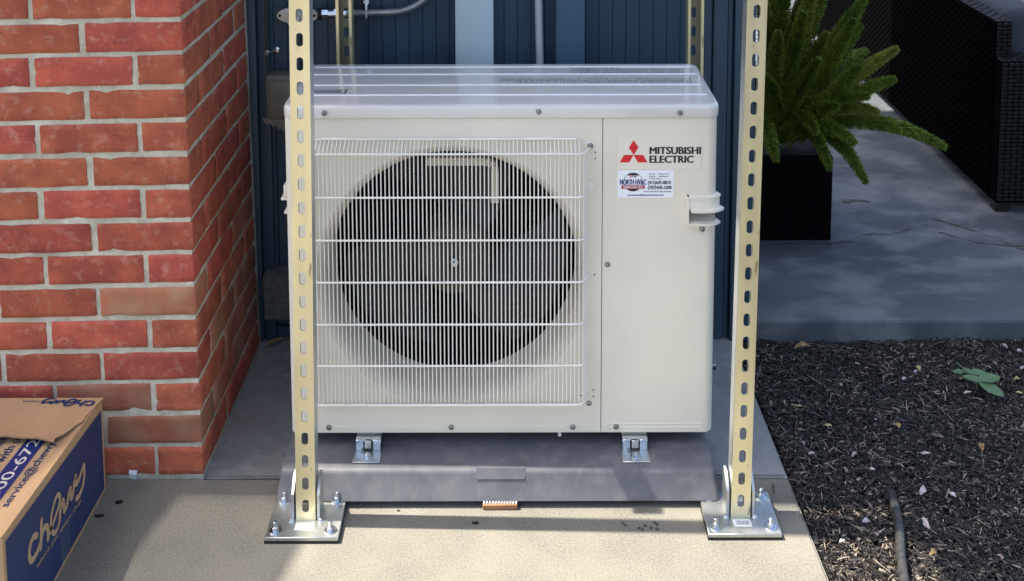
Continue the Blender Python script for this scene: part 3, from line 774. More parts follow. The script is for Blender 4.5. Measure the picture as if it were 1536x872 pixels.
# feet: bent steel brackets bolted to the pad
def foot(xc, yf):
    ft = bpy.data.objects.new('foot', None); COL.objects.link(ft); ft.parent = U
    s = 1 if yf < 0.1 else -1
    y = lambda d: yf+s*d
    Y = lambda a, b: (min(y(a), y(b)), max(y(a), y(b)))
    a, b = Y(-0.004, 0.060)
    g = G().box(xc-0.031, xc+0.031, a, b, 0.0782, 0.0812, 0.001)
    part('foot_plate', g, M_zinc, ft)
    a, b = Y(0.037, 0.040)
    g = G().box(xc-0.028, xc-0.0105, a, b, 0.081, 0.106, 0.001).box(xc+0.0105, xc+0.028, a, b, 0.081, 0.106, 0.001)
    a2, b2 = Y(0.040, 0.075); g.box(xc-0.028, xc+0.028, a2, b2, 0.1032, 0.106)
    part('foot_upright', g, M_chrome, ft)
    a, b = Y(0.033, 0.0365)
    part('foot_strap', G().box(xc-0.0075, xc+0.0075, a, b, 0.088, 0.1065, 0.001).box(xc-0.0075, xc+0.0075, *Y(0.012, 0.0335), 0.0812, 0.0835), M_beige if False else M_zinc, ft)
    Mz = TX((xc, y(0.014), 0.0812))
    part('washer', G().lathe([(0.0115,0),(0.0115,0.0018),(0.006,0.002)], 18, Mz), M_chrome, ft)
    part('bolt', G().lathe([(0.0072,0.0018),(0.0072,0.0055),(0.006,0.0062)], 6, Mz).lathe([(0.0042,0.006),(0.0042,0.009),(0.003,0.0098)], 10, Mz), M_chrome, ft)
    part('foot_hole', G().lathe([(0.0025,0.0031),(0.0025,0.0033)], 8, TX((xc-0.014, y(0.032), 0.0782))), M_black_ink, ft)
    return ft
for xc in (-0.332, 0.268):
    foot(xc, -0.058); foot(xc, 0.376)
part('drain_plug', G().lathe([(0.004,0),(0.004,0.012)], 10, TX((0.100, 0.014, 0.094))), M_wire, U)

# badge and service sticker on the right panel
bd = part('badge', G().box(0.2265, 0.409, -0.0009, 0.0, 0.7275, 0.8005), M_plate, U, smooth=False)
yb = -0.0013
def rh(pts): return G().add([(x, yb, z) for x, z in pts], [tuple(range(len(pts)))])
cx, cz, s_ = 0.2607, 0.7605, 0.0305
e = G()
R3 = sqrt(3)/2
# three rhombi meeting at a point
e.add([(cx,yb,cz),(cx+0.0105,yb,cz+0.0165),(cx,yb,cz+0.0335),(cx-0.0105,yb,cz+0.0165)], [(0,1,2,3)])
e.add([(cx,yb,cz),(cx-0.0210,yb,cz),(cx-0.0305,yb,cz-0.0170),(cx-0.0095,yb,cz-0.0170)], [(0,1,2,3)])
e.add([(cx,yb,cz),(cx+0.0095,yb,cz-0.0170),(cx+0.0305,yb,cz-0.0170),(cx+0.0210,yb,cz)], [(0,1,2,3)])
part('emblem', e, M_red, bd, smooth=False)
g = text_geo('MITSUBISHI', 0.0165, FRONT(0.2965, yb, 0.7625), 0.1115, bold=0.06)
g = text_geo('ELECTRIC', 0.0165, FRONT(0.2965, yb, 0.7425), 0.0960, bold=0.06, g=g)
part('lettering', g, M_black_ink, bd, smooth=False)
st = part('service_sticker', G().box(0.2262, 0.3502, -0.0008, 0.0, 0.6625, 0.7252), M_sticker, U, smooth=False)
ys = -0.0012
C = lambda x, z: FRONT(0.2262+x, ys, 0.6625+z)
# round emblem: black ring and caps, red banner, blue arched name
g = G()
for i in range(40):
    a0, a1 = 2*pi*i/40, 2*pi*(i+1)/40
    g.add([C(0.034,0.036) @ Vector((r_*cos(a), r_*sin(a), 0)) for r_, a in ((0.0205,a0),(0.0213,a0),(0.0213,a1),(0.0205,a1))], [(0,1,2,3)])
for lo_, hi_ in ((48,132),(228,312)):
    P = [Vector((0.0205*cos(radians(a)), 0.0205*sin(radians(a)), 0.0)) for a in range(lo_, hi_+1, 6)]
    g.add([C(0.034,0.036) @ p for p in P], [tuple(range(len(P)))])
part('round_emblem', g, M_black_ink, st, smooth=False)
g = G()
for dx, ch in ((-0.0042, 1), (0.0042, 2)):
    gg = G()
    for i in range(16):
        a0, a1 = 2*pi*i/16, 2*pi*(i+1)/16
        gg.add([C(0.034+dx,0.0500) @ Vector((r_*cos(a), r_*sin(a), 0.0002)) for r_, a in ((0.0016,a0),(0.0034,a0),(0.0034,a1),(0.0016,a1))], [(0,1,2,3)])
    part('roundel', gg, M_red_ink if ch == 1 else M_navy_ink, st, smooth=False)
g = text_geo('NORTH HVAC', 0.0125, FRONT(0.2262+0.0052, ys-0.0003, 0.6625+0.0300), 0.0575, bold=0.06)
part('company_name', g, M_navy_ink, st, smooth=False)
g = G().add([C(x_, z_) @ Vector((0,0,0.0004)) for x_, z_ in ((0.008,0.0225),(0.010,0.0205),(0.058,0.0205),(0.060,0.0225),(0.060,0.0265),(0.058,0.0285),(0.010,0.0285),(0.008,0.0265))], [tuple(range(8))])
bn = part('banner', g, M_red_ink, st, smooth=False)
part('banner_text', text_geo('SERVICES', 0.0052, FRONT(0.2262+0.0125, ys-0.0007, 0.6625+0.0219), 0.043, bold=0.02), M_sticker, st, smooth=False)
g = G()
for txt_, x_, z_, h_, w_ in (('- Service',0.0665,0.0535,0.0026,0.017),('- Maintenance',0.0880,0.0535,0.0026,0.0255),('- Repairs',0.0665,0.0480,0.0026,0.017),('- Installation',0.0880,0.0480,0.0026,0.0230),('- Free Estimates',0.0665,0.0426,0.0026,0.030)):
    g = text_geo(txt_, h_, C(x_, z_), w_, bold=0.02, g=g)
g = text_geo('(415)645-8810', 0.0078, C(0.0668, 0.0312), 0.0500, bold=0.05, g=g)
g = text_geo('(707)430-3300', 0.0078, C(0.0668, 0.0198), 0.0520, bold=0.05, g=g)
g = text_geo('Great Business Big Savings', 0.0030, C(0.0575, 0.0130), 0.0610, bold=0.015, g=g)
part('phone_lines', g, M_black_ink, st, smooth=False)
part('web_address', text_geo('www.northhvacservices.com', 0.0042, C(0.0215, 0.0045), 0.080, bold=0.05), M_navy_ink, st, smooth=False)

# ================================================================== SLOTTED STEEL POSTS
PITCHZ = 0.0508
def channel_geo(zmax, slot0, which):
    """C channel, web at local y=0 facing -Y, flanges running to +Y; real slots in the web."""
    g = G(); w = 0.0413; t = 0.0026; hw = w/2; sw, sh = 0.0143, 0.0285
    k0 = int((zmax-slot0)/PITCHZ)
    for k in (range(k0+1) if which == 'web' else ()):
        zc = slot0+k*PITCHZ; za, zb = zc-PITCHZ/2, zc+PITCHZ/2
        if k == 0: za = 0.0
        if k == k0: zb = zmax
        S_ = []; O = []
        r = sw/2
        for i in range(24):
            a = 2*pi*i/24; x = r*cos(a); z = r*sin(a)+(sh/2-r if sin(a) >= 0 else -(sh/2-r)) if abs(sin(a)) > 1e-6 else 0.0
            S_.append((x, zc+z))
            dx, dz = cos(a), sin(a); tt = 1e9
            if abs(dx) > 1e-6: tt = min(tt, hw/abs(dx))
            if dz > 1e-6: tt = min(tt, (zb-zc)/dz)
            if dz < -1e-6: tt = min(tt, (zc-za)/-dz)
            O.append((dx*tt, zc+dz*tt))
        # snap the outline's corners
        for i in range(24):
            x, z = O[i]
            if i in (3, 4) : pass
        cs = [(hw,zb),(-hw,zb),(-hw,za),(hw,za)]
        for c_ in cs:
            j = min(range(24), key=lambda q: (O[q][0]-c_[0])**2+(O[q][1]-c_[1])**2); O[j] = c_
        v = [(x,0,z) for x,z in O]+[(x,0,z) for x,z in S_]+[(x,t,z) for x,z in O]+[(x,t,z) for x,z in S_]
        f = []
        for i in range(24):
            j = (i+1)%24
            f += [(j,i,24+i,24+j),(48+i,48+j,72+j,72+i),(24+j,24+i,72+i,72+j)]
        g.add(v, [tuple(reversed(q)) for q in f])
    for s in ((-1, 1) if which == 'flange' else ()):
        xo, xi = s*hw, s*(hw-t)
        x0, x1 = min(xo,xi), max(xo,xi)
        # flange with a rounded outer edge at the web, and the inturned lip
        P = [(xo,0.0),(xo,0.0413),(xo-s*0.0075,0.0413),(xo-s*0.0075,0.0340),(xo-s*0.0052,0.0340),(xo-s*0.0052,0.0387),(xi,0.0387),(xi,t)]
        k = len(P); v = [(x,y,0) for x,y in P]+[(x,y,zmax) for x,y in P]
        f = [(i,(i+1)%k,k+(i+1)%k,k+i) for i in range(k-1)]
        if s > 0: pass
        else: f = [tuple(reversed(q)) for q in f]
        g.add(v, f)
        g.add([(x,y,zmax) for x,y in P], [tuple(range(k)) if s > 0 else tuple(reversed(range(k)))])
    return g
POST_H = 2.22
def make_post(label, loc, lean, slot0, front=True):
    t = thing('strut_post', label, 'steel post', loc, 'slotted steel posts around the condenser')
    for which, mm_ in (('web', M_zinc_gold if front else M_zinc_dark), ('flange', M_zinc_side if front else M_zinc_gold)):
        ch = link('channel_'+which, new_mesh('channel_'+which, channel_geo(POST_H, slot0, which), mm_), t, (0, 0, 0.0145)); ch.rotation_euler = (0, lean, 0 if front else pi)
    L_ = lambda gg: gg
    def lp(name, g, m, **k):
        o = link(name, new_mesh(name, g, m), t); return o
    # plate, rubber pad
    if front: px0, px1, py0, py1 = -0.077, 0.077, -0.053, 0.082
    else: px0, px1, py0, py1 = -0.06, 0.06, -0.06, 0.06
    lp('rubber_pad', G().box(px0-0.001, px1+0.001, py0+0.0005, py1, 0.0005, 0.006), M_rubber)
    lp('base_plate', G().box(px0, px1, py0, py1, 0.006, 0.0145, 0.0012, 1), M_zinc)
    # side tabs with sloped tops
    if front:
        for s in (-1, 1):
            poly = [(-0.004,0.0),(0.046,0.0),(0.046,0.082),(0.040,0.088),(0.022,0.085),(-0.004,0.058)]
            Mx = frame((s*0.0245-(0.0 if s > 0 else 0.0055)+(0.0 if s>0 else 0.0), 0.004, 0.0145), (0,1,0), (0,0,1))
            lp('side_tab', G().prism(poly, 0.0055, Mx), M_zinc)
            lp('weld_bead', G().lathe([(0.0001,0.006),(0.004,0.0045),(0.0065,0)], 10, TX((s*0.031, 0.0, 0.0145))), M_zinc)
        spots = [(-0.058,-0.032),(0.058,-0.032),(0.058,0.062),(-0.058,0.062)]
        for bx_, by_ in spots:
            b = lp('anchor_bolt', G().lathe([(0.0078,0.0028),(0.0078,0.0095),(0.006,0.0105)], 6, TX((bx_,by_,0.0145))).lathe([(0.0044,0.0105),(0.0044,0.020),(0.003,0.0212)], 10, TX((bx_,by_,0.0145))), M_chrome)
            ws = link('washer', new_mesh('washer', G().lathe([(0.0128,0),(0.0128,0.0024),(0.007,0.0028)], 20, TX((bx_,by_,0.0145))), M_chrome), b)
        sk = lp('barcode_sticker', G().box(-0.019, 0.019, -0.030, -0.0085, 0.0145, 0.0148), M_sticker)
        g = G(); random.seed(4); x = -0.013
        while x < 0.015:
            w_ = random.choice((0.0006,0.001,0.0016)); g.add([(x,-0.025,0.01495),(x+w_,-0.025,0.01495),(x+w_,-0.012,0.01495),(x,-0.012,0.01495)],[(0,1,2,3)]); x += w_+random.choice((0.0007,0.001,0.0015))
        link('barcode', new_mesh('barcode', g, M_grey_ink), sk)
    return t
make_post('left front slotted steel post on bolted base plate, nearer the brick pier', (-0.4485, -0.158, 0.0), 0.0095, 0.0325)
make_post('right front slotted steel post on bolted base plate beside the dark mulch', (0.4805, -0.150, 0.0), 0.0115, 0.0365)
rearL = make_post('left rear slotted post behind the condenser with open side forward', (-0.441, 0.505, 0.0), 0.004, 0.030, front=False)
rearR = make_post('right rear slotted post behind the condenser with open side forward', (0.474, 0.505, 0.0), 0.004, 0.030, front=False)
# unseen shelf frame carried by the posts, deck extent set for its shade
sh = thing('overhead_shelf', 'unseen shelf frame on the four slotted posts, deck sized to throw shade', 'shelf', (0.0, 0.1, POST_H+0.016))
z0 = POST_H+0.016
part('deck', G().box(-0.44, 0.53, -0.50, 0.60, z0+0.003, z0+0.05, 0.002), M_roof, sh)
part('crossbar', G().box(-0.437, -0.392, -0.10, 0.46, 1.195, 1.236, 0.002), M_zinc_gold, sh)

# ================================================================== SHIPPING BOX
BX1, BY0, BY1 = -0.920, -0.52, -0.036
zt = lambda y: 0.214+0.034*(BY1-y)/0.49       # the top bows up towards the near end
bxr = thing('cardboard_box', 'brown cardboard shipping box with navy printed side standing against the brick pier', 'box', (-1.13, -0.28, 0))
g = G().add([(-1.36,BY0,0.001),(BX1,BY0,0.001),(BX1,BY1,0.001),(-1.36,BY1,0.001),(-1.36,BY0,zt(BY0)),(BX1,BY0,zt(BY0)),(BX1,BY1,zt(BY1)),(-1.36,BY1,zt(BY1))],
      [(3,2,1,0),(4,5,6,7),(0,1,5,4),(1,2,6,5),(2,3,7,6),(3,0,4,7)])
part('carton', g, M_card, bxr, smooth=False)
# printed navy panel on the right side
xn = BX1+0.0006
g = G().add([(xn,BY0+0.01,0.009),(xn,BY1-0.009,0.009),(xn,BY1-0.010,zt(BY1)-0.020),(xn,BY0+0.01,zt(BY0)-0.014)], [(0,1,2,3)])
nav = part('navy_panel', g, M_navy, bxr, smooth=False)
SIDE = Matrix(((0,0,1,xn+0.0005),(1,0,0,0),(0,1,0,0),(0,0,0,1)))     # local (y, z, out) -> world
strokes = {
 'c': [(-0.3872,0.1525),(-0.4005,0.1601),(-0.4126,0.1574),(-0.4209,0.1472),(-0.4214,0.1334),(-0.4145,0.1221),(-0.4025,0.1187),(-0.3865,0.1208),(-0.3731,0.1286)],
 'h': [(-0.3644,0.1663),(-0.3676,0.1474),(-0.3711,0.1307),(-0.3742,0.1174)],
 'h2': [(-0.3718,0.1289),(-0.3602,0.1419),(-0.3492,0.1430),(-0.3408,0.1348),(-0.3388,0.1235),(-0.3402,0.1110)],
 'e': [(-0.3402,0.1110),(-0.3330,0.1160),(-0.3180,0.1230),(-0.2960,0.1330),(-0.2800,0.1450),(-0.2800,0.1590),(-0.2930,0.1660),(-0.3090,0.1580),(-0.3220,0.1420),(-0.3240,0.1200),(-0.3130,0.1020),(-0.2980,0.0990),(-0.2852,0.1075)],
 'w': [(-0.2852,0.1075),(-0.2777,0.1281),(-0.2667,0.1378),(-0.2621,0.1269),(-0.2602,0.1116),(-0.2467,0.1158),(-0.2359,0.1315),(-0.2271,0.1361),(-0.2252,0.1162),(-0.2172,0.1140),(-0.2072,0.1346)],
 'y': [(-0.2072,0.1346),(-0.1991,0.1440),(-0.1978,0.1261),(-0.1833,0.1259),(-0.1640,0.1347),(-0.1560,0.1385)],
 'y2': [(-0.1537,0.1359),(-0.1545,0.1169),(-0.1631,0.1007),(-0.1746,0.0941),(-0.1880,0.0909),(-0.2001,0.0953)]}
g = G()
for i, (k_, pts) in enumerate(strokes.items()): g.ribbon(pts, 0.0122 if k_ != 'e' else 0.0102, 0.00012*i, SIDE)
part('script_logo', g, M_tan_print, nav, smooth=False)
g = text_geo('where pet lovers shop', 0.0105, SIDE @ frame((-0.395,0.0895,0), (1,-0.085,0), (0.085,1,0)), 0.221, bold=0.008)
part('slogan', g, M_tan_print, nav, smooth=False)
# clear tape strips on the navy side
for y, w_ in ((-0.262,0.045),):
    part('tape', G().add([(xn+.0003,y-w_/2,0.010),(xn+.0003,y+w_/2,0.010),(xn+.0003,y+w_/2,0.09),(xn+.0003,y-w_/2,0.085)],[(0,1,2,3)]), M_tape, bxr, smooth=False)
# lower flap (folded in from the right side) with its printing, running along Y
ft_ = lambda x, y: zt(y)+0.0022
g = G().add([(BX1-0.001,BY0,zt(BY0)+.0022),(BX1-0.001,BY1-.004,zt(BY1)+.0022),(-1.16,BY1-.004,zt(BY1)+.0022),(-1.16,BY0,zt(BY0)+.0022)]+[(BX1-0.001,BY0,zt(BY0)+.0002),(BX1-0.001,BY1-.004,zt(BY1)+.0002),(-1.16,BY1-.004,zt(BY1)+.0002),(-1.16,BY0,zt(BY0)+.0002)],
      [(0,1,2,3),(4,5,1,0),(5,6,2,1),(6,7,3,2),(7,4,0,3)])
low = part('side_flap', g, M_card, bxr, smooth=False)
slope = Vector((0, 1, -0.034/0.49)).normalized()
TOPF = lambda x, y: frame((x, y, zt(y)+0.0030), tuple(slope), (-1, 0, 0))      # text reads away from the camera
g = G()
q = TOPF(-0.974, BY0); g.add([q @ Vector(p) for p in ((0,0,0),(0.40,0,0),(0.40,0.040,0),(0,0.040,0))], [(0,1,2,3)])
band = part('printed_band', g, M_navy_ink, low, smooth=False)
part('phone_print', text_geo('1-800-672-4399', 0.0235, TOPF(-0.983, -0.452) @ TX((0,0,0.0004)), 0.395, bold=0.006), M_cream_print, low, smooth=False)
part('mail_print', text_geo('service@chewy.com', 0.0165, TOPF(-0.9500, -0.432), 0.285, bold=0.016), M_navy, low, smooth=False)
part('chat_print', text_geo('chat with us at', 0.020, TOPF(-1.026, -0.352), 0.20, bold=0.016), M_navy, low, smooth=False)
part('help_print', text_geo('we can help', 0.020, TOPF(-1.056, -0.352), 0.17, bold=0.016), M_navy, low, smooth=False)
# upper flap, folded over from the back edge, near edge lifted and torn
g = G(); nx, ny = 12, 10; v = []
for j in range(ny+1):
    for i in range(nx+1):
        u, w_ = i/nx, j/ny
        xr = BX1+0.004-0.028*w_ - (0.004*sin(w_*9)+0.003*sin(w_*23) if w_ > .3 else 0)
        x = -1.36+(xr+1.36)*u
        y = BY1-(0.186+0.004*sin(u*17)+0.002*sin(u*41)+(0.022 if i == nx else 0.006 if i == nx-1 else 0))*w_
        z = zt(y)+0.0036+0.017*w_*w_*w_+0.006*w_*w_*(1-u)
        v.append((x, y, z))
f = [(j*(nx+1)+i, (j+1)*(nx+1)+i, (j+1)*(nx+1)+i+1, j*(nx+1)+i+1) for j in range(ny) for i in range(nx)]
k = len(v)
top = part('back_flap', G().add(v, f), M_card, bxr)
und = [(x,y,z-0.0032) for x,y,z in v]
border = [i for i in range(nx+1)]
g = G().add(v+und, [tuple(reversed([q+k for q in p])) for p in f])
rim = [j*(nx+1)+nx for j in range(ny+1)]+[ny*(nx+1)+i for i in range(nx-1,-1,-1)]
g.f += [(rim[i+1], rim[i], rim[i]+k, rim[i+1]+k) for i in range(len(rim)-1)]
part('flap_edge', g, M_card_in, bxr, smooth=False)
# upside-down print at the back of the upper flap
sc_ = 0.115/0.272
UPM = frame((-0.9335, -0.0785, 0.2185+0.0029), (-1,0,0), (0,-1,0.06)) 
def UPM2(pts): return [((p[0]+0.4214)*sc_, (p[1]-0.094)*sc_*1.0) for p in pts]
g = G(); FL = frame((-0.930, -0.0420, zt(-0.045)+0.0042), (-1,0,0), (0,-1,0.0694))
for i, (k_, pts) in enumerate(strokes.items()): g.ribbon(UPM2(pts), 0.0058, 0.0004+0.0001*i, FL)
part('flap_logo', g, M_navy, bxr, smooth=False)
part('flap_logo_suffix', text_geo('.com', 0.0085, FL @ TX((0.118,0.008,0.0006)), 0.040, bold=0.014), M_navy, bxr, smooth=False)
# ================================================================== SMALL THINGS ON THE SLAB
def blob(x, y, z, sx, sy, h, seed, n=9):
    random.seed(seed); P = []
    for i in range(n):
        a = 2*pi*i/n; k = random.uniform(.65, 1.1); P.append((x+sx*k*cos(a), y+sy*k*sin(a)))
    return G().prism(P, h, TX((0, 0, z)))
g = G().add([(-0.880,0.000,0.001),(-0.862,-0.004,0.001),(-0.859,0.002,0.026),(-0.878,0.001,0.030),(-0.879,-0.003,0.016),(-0.861,-0.007,0.014)], [(0,1,5,4),(4,5,2,3)])
single('paper_scrap', g, M_paper, 'small crumpled white paper scrap leaning at the foot of the brick pier', 'paper', (-0.87, -0.002, 0))
GRP = 'dark crumbs lying on the concrete slab'
for x, y, sx, sy, seed, lab in ((-0.874,-0.082,0.010,0.004,1,'curled dark bit on the shaded slab right of the box'), (-0.902,-0.126,0.010,0.003,2,'thin dark bit on the shaded slab close to the navy box side'),
        (-0.087,-0.151,0.0085,0.003,3,'small black oblong bit on the shadow stripe below the wooden shim')):
    single('debris', blob(x, y, 0.0005, sx, sy, 0.004, seed), M_black_ink, lab, 'debris', (x, y, 0), GRP)
lab = 'tiny dark crumb on the shadow stripe left of the right base plate'
for i, (x, y) in enumerate(((0.228,-0.152),(0.2335,-0.158),(0.262,-0.167),(0.268,-0.172),(0.276,-0.160),(0.297,-0.150),(0.3015,-0.156),(0.299,-0.170),(0.288,-0.166),(-0.256,-0.110))):
    single('debris', blob(x, y, 0.0005, 0.0035, 0.0022, 0.003, 30+i, 7), M_stain, lab if i < 9 else 'tiny dark crumb on the sunlit strip between left base plate and shim', 'debris', (x, y, 0), GRP if i < 9 else None)
single('twig', G().tube([(0.572,-0.060,0.003),(0.577,-0.040,0.006),(0.578,-0.022,0.003)], [0.0012,0.002,0.001], 6), M_stain, 'short dark twig on the slab behind the right base plate', 'twig', (0.575,-0.04,0))
def leaf_geo(x, y, z, l, w, ang, tilt=0.2, curl=0.25, n=7):
    g = G(); v = []
    for i in range(n):
        t = i/(n-1); wd = w*sin(pi*min(1, t*0.93+0.05))**0.8
        for s, dz in ((-1, curl), (0, 0), (1, curl)):
            u, q = (t-0.5)*l, s*wd/2
            v.append((x+u*cos(ang)-q*sin(ang), y+u*sin(ang)+q*cos(ang), z+t*l*tilt+abs(s)*dz*wd*0.6))
    f = [(i*3+j, (i+1)*3+j, (i+1)*3+j+1, i*3+j+1) for i in range(n-1) for j in range(2)]
    return g.add(v, f)
single('dry_leaf', leaf_geo(-0.672,0.575,0.004,0.05,0.022,0.5), M_dryleaf, 'dry tan leaf on the slab at the foot of the blue wall, nearer the brick', 'leaf', (-0.672,0.575,0))
single('dry_leaf', leaf_geo(-0.615,0.580,0.006,0.06,0.026,0.9,0.35), M_dryleaf, 'dry pinkish leaf at the foot of the blue wall just left of the front post', 'leaf', (-0.615,0.58,0))

# ================================================================== MULCH
def chips(nn, x0, x1, y0, y1, seed, big=1.0):
    random.seed(seed); g = G()
    for i in range(nn):
        y = random.uniform(y0, y1); x = random.uniform(x0, x1)
        if x < edge_x(y)+0.008: continue
        l = min(0.042, 0.0065*math.exp(abs(random.gauss(0, .85))))*big; w = min(0.009, random.uniform(.0011,.0032)*(1+2.0*(random.random() < .07)))*big; h = random.uniform(.0007,.0022)
        a = random.uniform(0, pi); tl = random.gauss(0, .22)
        hz = -0.029+0.012*noise.noise(Vector((x*7,y*7,2)))+random.uniform(0.0, 0.022)
        hz += 0.010*max(0, 1-abs(x-edge_x(y))/0.04)*0
        ca, sa = cos(a), sin(a)
        def P(u, q, z): return (x+u*ca-q*sa, y+u*sa+q*ca, hz+z+u*tl)
        e = random.uniform(.2, .9); bend = random.gauss(0, .0012)
        g.add([P(-l/2,-w*e/2,0),P(0,-w/2,bend),P(l/2,-w*.3,0),P(l/2,w*.3,0),P(0,w/2,bend),P(-l/2,w*e/2,0),
               P(-l/2,-w*e/2,h),P(0,-w/2,h+bend),P(l/2,-w*.3,h*.6),P(l/2,w*.3,h*.6),P(0,w/2,h+bend),P(-l/2,w*e/2,h)],
              [(6,7,10,11),(7,8,9,10),(0,1,7,6),(1,2,8,7),(3,4,10,9),(4,5,11,10),(2,3,9,8),(5,0,6,11)])
    return g
struct('mulch_chips', chips(52000, 0.59, 1.75, -0.5, 0.63, 11), M_chip, kind='stuff')
struct('dry_mulch_chips', chips(15000, 0.60, 1.75, -0.5, 0.62, 12, 0.9), M_chip_pale, kind='stuff')
struct('far_mulch_chips', chips(5000, 0.59, 1.4, -1.4, -0.5, 13, 1.2), M_chip, kind='stuff')
# petals: irregular curled flakes
random.seed(17)
def petal(x, y, l, w, seed, z=0.006):
    random.seed(seed); l *= 0.85; w *= 0.8; g = leaf_geo(x, y, z, l, w, random.uniform(0, pi), random.gauss(0,.25), random.uniform(.2,.9), 6)
    g.v = [(a+random.gauss(0,l*.06), b+random.gauss(0,l*.06), c+abs(random.gauss(0,l*.08))) for a, b, c in g.v]
    return g
for i, (x, y, l, w_, mp, lab) in enumerate((
  (1.386,.525,.034,.018,0,'white petal cluster at the far edge of the mulch below the patio corner'),(1.348,.545,.020,.012,0,'short pale petal touching the patio edge, upper right mulch'),
  (1.352,.440,.028,.010,0,'slim pale petal on the mulch above and right of the seedling'),(1.330,.355,.026,.020,0,'broad whitish petal just right of the seedling'),
  (1.215,.315,.022,.010,0,'pale sliver of petal under the lowest seedling leaf'),(1.315,.242,.034,.024,0,'ragged white petal bunch by the right edge below the seedling'),
  (1.270,.225,.014,.012,0,'small cream petal left of the ragged white petal bunch'),(.94,.45,.030,.008,0,'thin pale strip of petal near the patio edge in the middle of the mulch'),
  (1.06,.42,.016,.009,0,'small pale petal in the middle of the mulch toward the patio'),(1.02,.395,.026,.016,0,'wide pale brown petal in the middle of the mulch left of the seedling'),
  (1.16,.330,.024,.010,0,'flat pale petal lying lengthwise left of the seedling'),(.885,.21,.008,.007,0,'tiny white dot of a petal in the centre of the mulch'),
  (.685,.120,.018,.009,0,'narrow pale petal against the slab edge behind the right base plate'),(.692,.075,.016,.013,0,'squarish pale petal by the slab edge behind the right base plate'),
  (.790,.070,.020,.014,0,'pale petal between the slab edge and the top of the black hose'),(.815,.020,.016,.011,0,'pink petal just above the start of the black hose'),
  (.960,.085,.036,.013,0,'long white petal lying right of the top of the black hose'),(.905,-.060,.032,.015,0,'forked white petal right of the middle of the black hose'),
  (.965,-.070,.020,.014,0,'crumpled white petal farther right of the black hose'),(1.085,-.118,.012,.009,0,'small round pale petal by the lower right corner of the mulch'),
  (.870,-.165,.030,.014,0,'pale petal on sunlit mulch right of the black hose'),(.750,-.155,.024,.016,0,'pale petal on sunlit mulch left of the black hose'),
  (.990,-.260,.024,.010,0,'slender petal near the bottom edge right of the sunlit mulch'),(.680,-.215,.014,.010,0,'pink petal at the bottom edge next to the slab'),
  (1.310,.385,.020,.014,1,'yellow leaf bit right of the seedling'),(1.290,.322,.018,.012,1,'orange yellow leaf bit below right of the seedling'),(1.165,.390,.014,.010,1,'yellow leaf bit at the left tip of the seedling'),
  (.715,.270,.034,.012,1,'long tan leaf bit beside the slab edge behind the right post'),(.760,.185,.024,.014,1,'green yellow leaf bit on the mulch right of the slab edge'),(1.070,.435,.028,.016,1,'cream yellow leaf bit near the patio edge left of the seedling'))):
    single('leaf_bit' if mp else 'fallen_petal', petal(x, y, l, w_, 100+i), M_petal_y if mp else M_petal, lab, 'leaf' if mp else 'petal', (x, y, 0), 'petals and leaf bits fallen on the mulch')
for i, (x, y, l, w_, lab) in enumerate(((0.93,0.185,.022,.020,'curled orange brown leaf in the middle of the mulch bed'),(1.10,0.095,.034,.020,'larger orange brown dry leaf on the mulch near the right edge'),(0.79,0.555,.05,.034,'grey brown dry leaf on the mulch beside the right front post'),(0.855,-0.255,.020,.018,'orange dry leaf on the sunlit mulch left of the black hose'))):
    single('dry_leaf', petal(x, y, l, w_, 300+i), M_dryleaf, lab, 'leaf', (x, y, 0))
# seedling
sd = thing('seedling', 'small green seedling with rounded leaves growing in the mulch', 'plant', (1.205, 0.375, -0.02))
for x, y, l, w_, a, tl in ((1.168,0.402,.034,.016,0.15,.1),(1.190,0.400,.036,.018,-0.9,.2),(1.214,0.395,.044,.024,0.0,.15),(1.192,0.368,.056,.024,-0.45,.1),(1.232,0.368,.062,.032,0.25,.15),(1.222,0.332,.062,.034,-0.75,-.1)):
    part('leaf', leaf_geo(x, y, 0.018, l, w_*1.35, a, tl-0.12, .12, 9), M_leaf, sd)
part('stem', G().tube([(1.205,0.375,-0.02),(1.203,0.380,0.012),(1.182,0.408,0.022),(1.172,0.43,0.026)], 0.0016, 6), M_leaf, sd)
# drip hose
single('drip_hose', G().tube([(0.842,-0.015,-0.035),(0.840,-0.030,-0.018),(0.836,-0.055,0.0),(0.826,-0.11,0.006),(0.812,-0.18,0.005),(0.79,-0.25,0.003),(0.768,-0.34,0.004),(0.755,-0.46,0.002),(0.75,-0.7,0.0)], [0.007,0.0085,0.0095]+[0.0100]*6, 14), M_hose, 'black hose surfacing from the mulch at the lower right', 'hose', (0.80,-0.2,0))
single('twig', G().tube([(1.20,0.175,0.004),(1.24,0.16,0.007),(1.28,0.135,0.004),(1.32,0.09,0.0)], [.002,.003,.003,.002], 6), M_stain, 'long dark twig on the mulch near the right edge', 'twig', (1.26,0.14,0))
single('twig', G().tube([(1.05,0.315,0.004),(1.062,0.27,0.006),(1.068,0.235,0.003)], .0012, 6), M_stem, 'thin pale twig on the mulch left of the seedling', 'twig', (1.06,0.27,0))

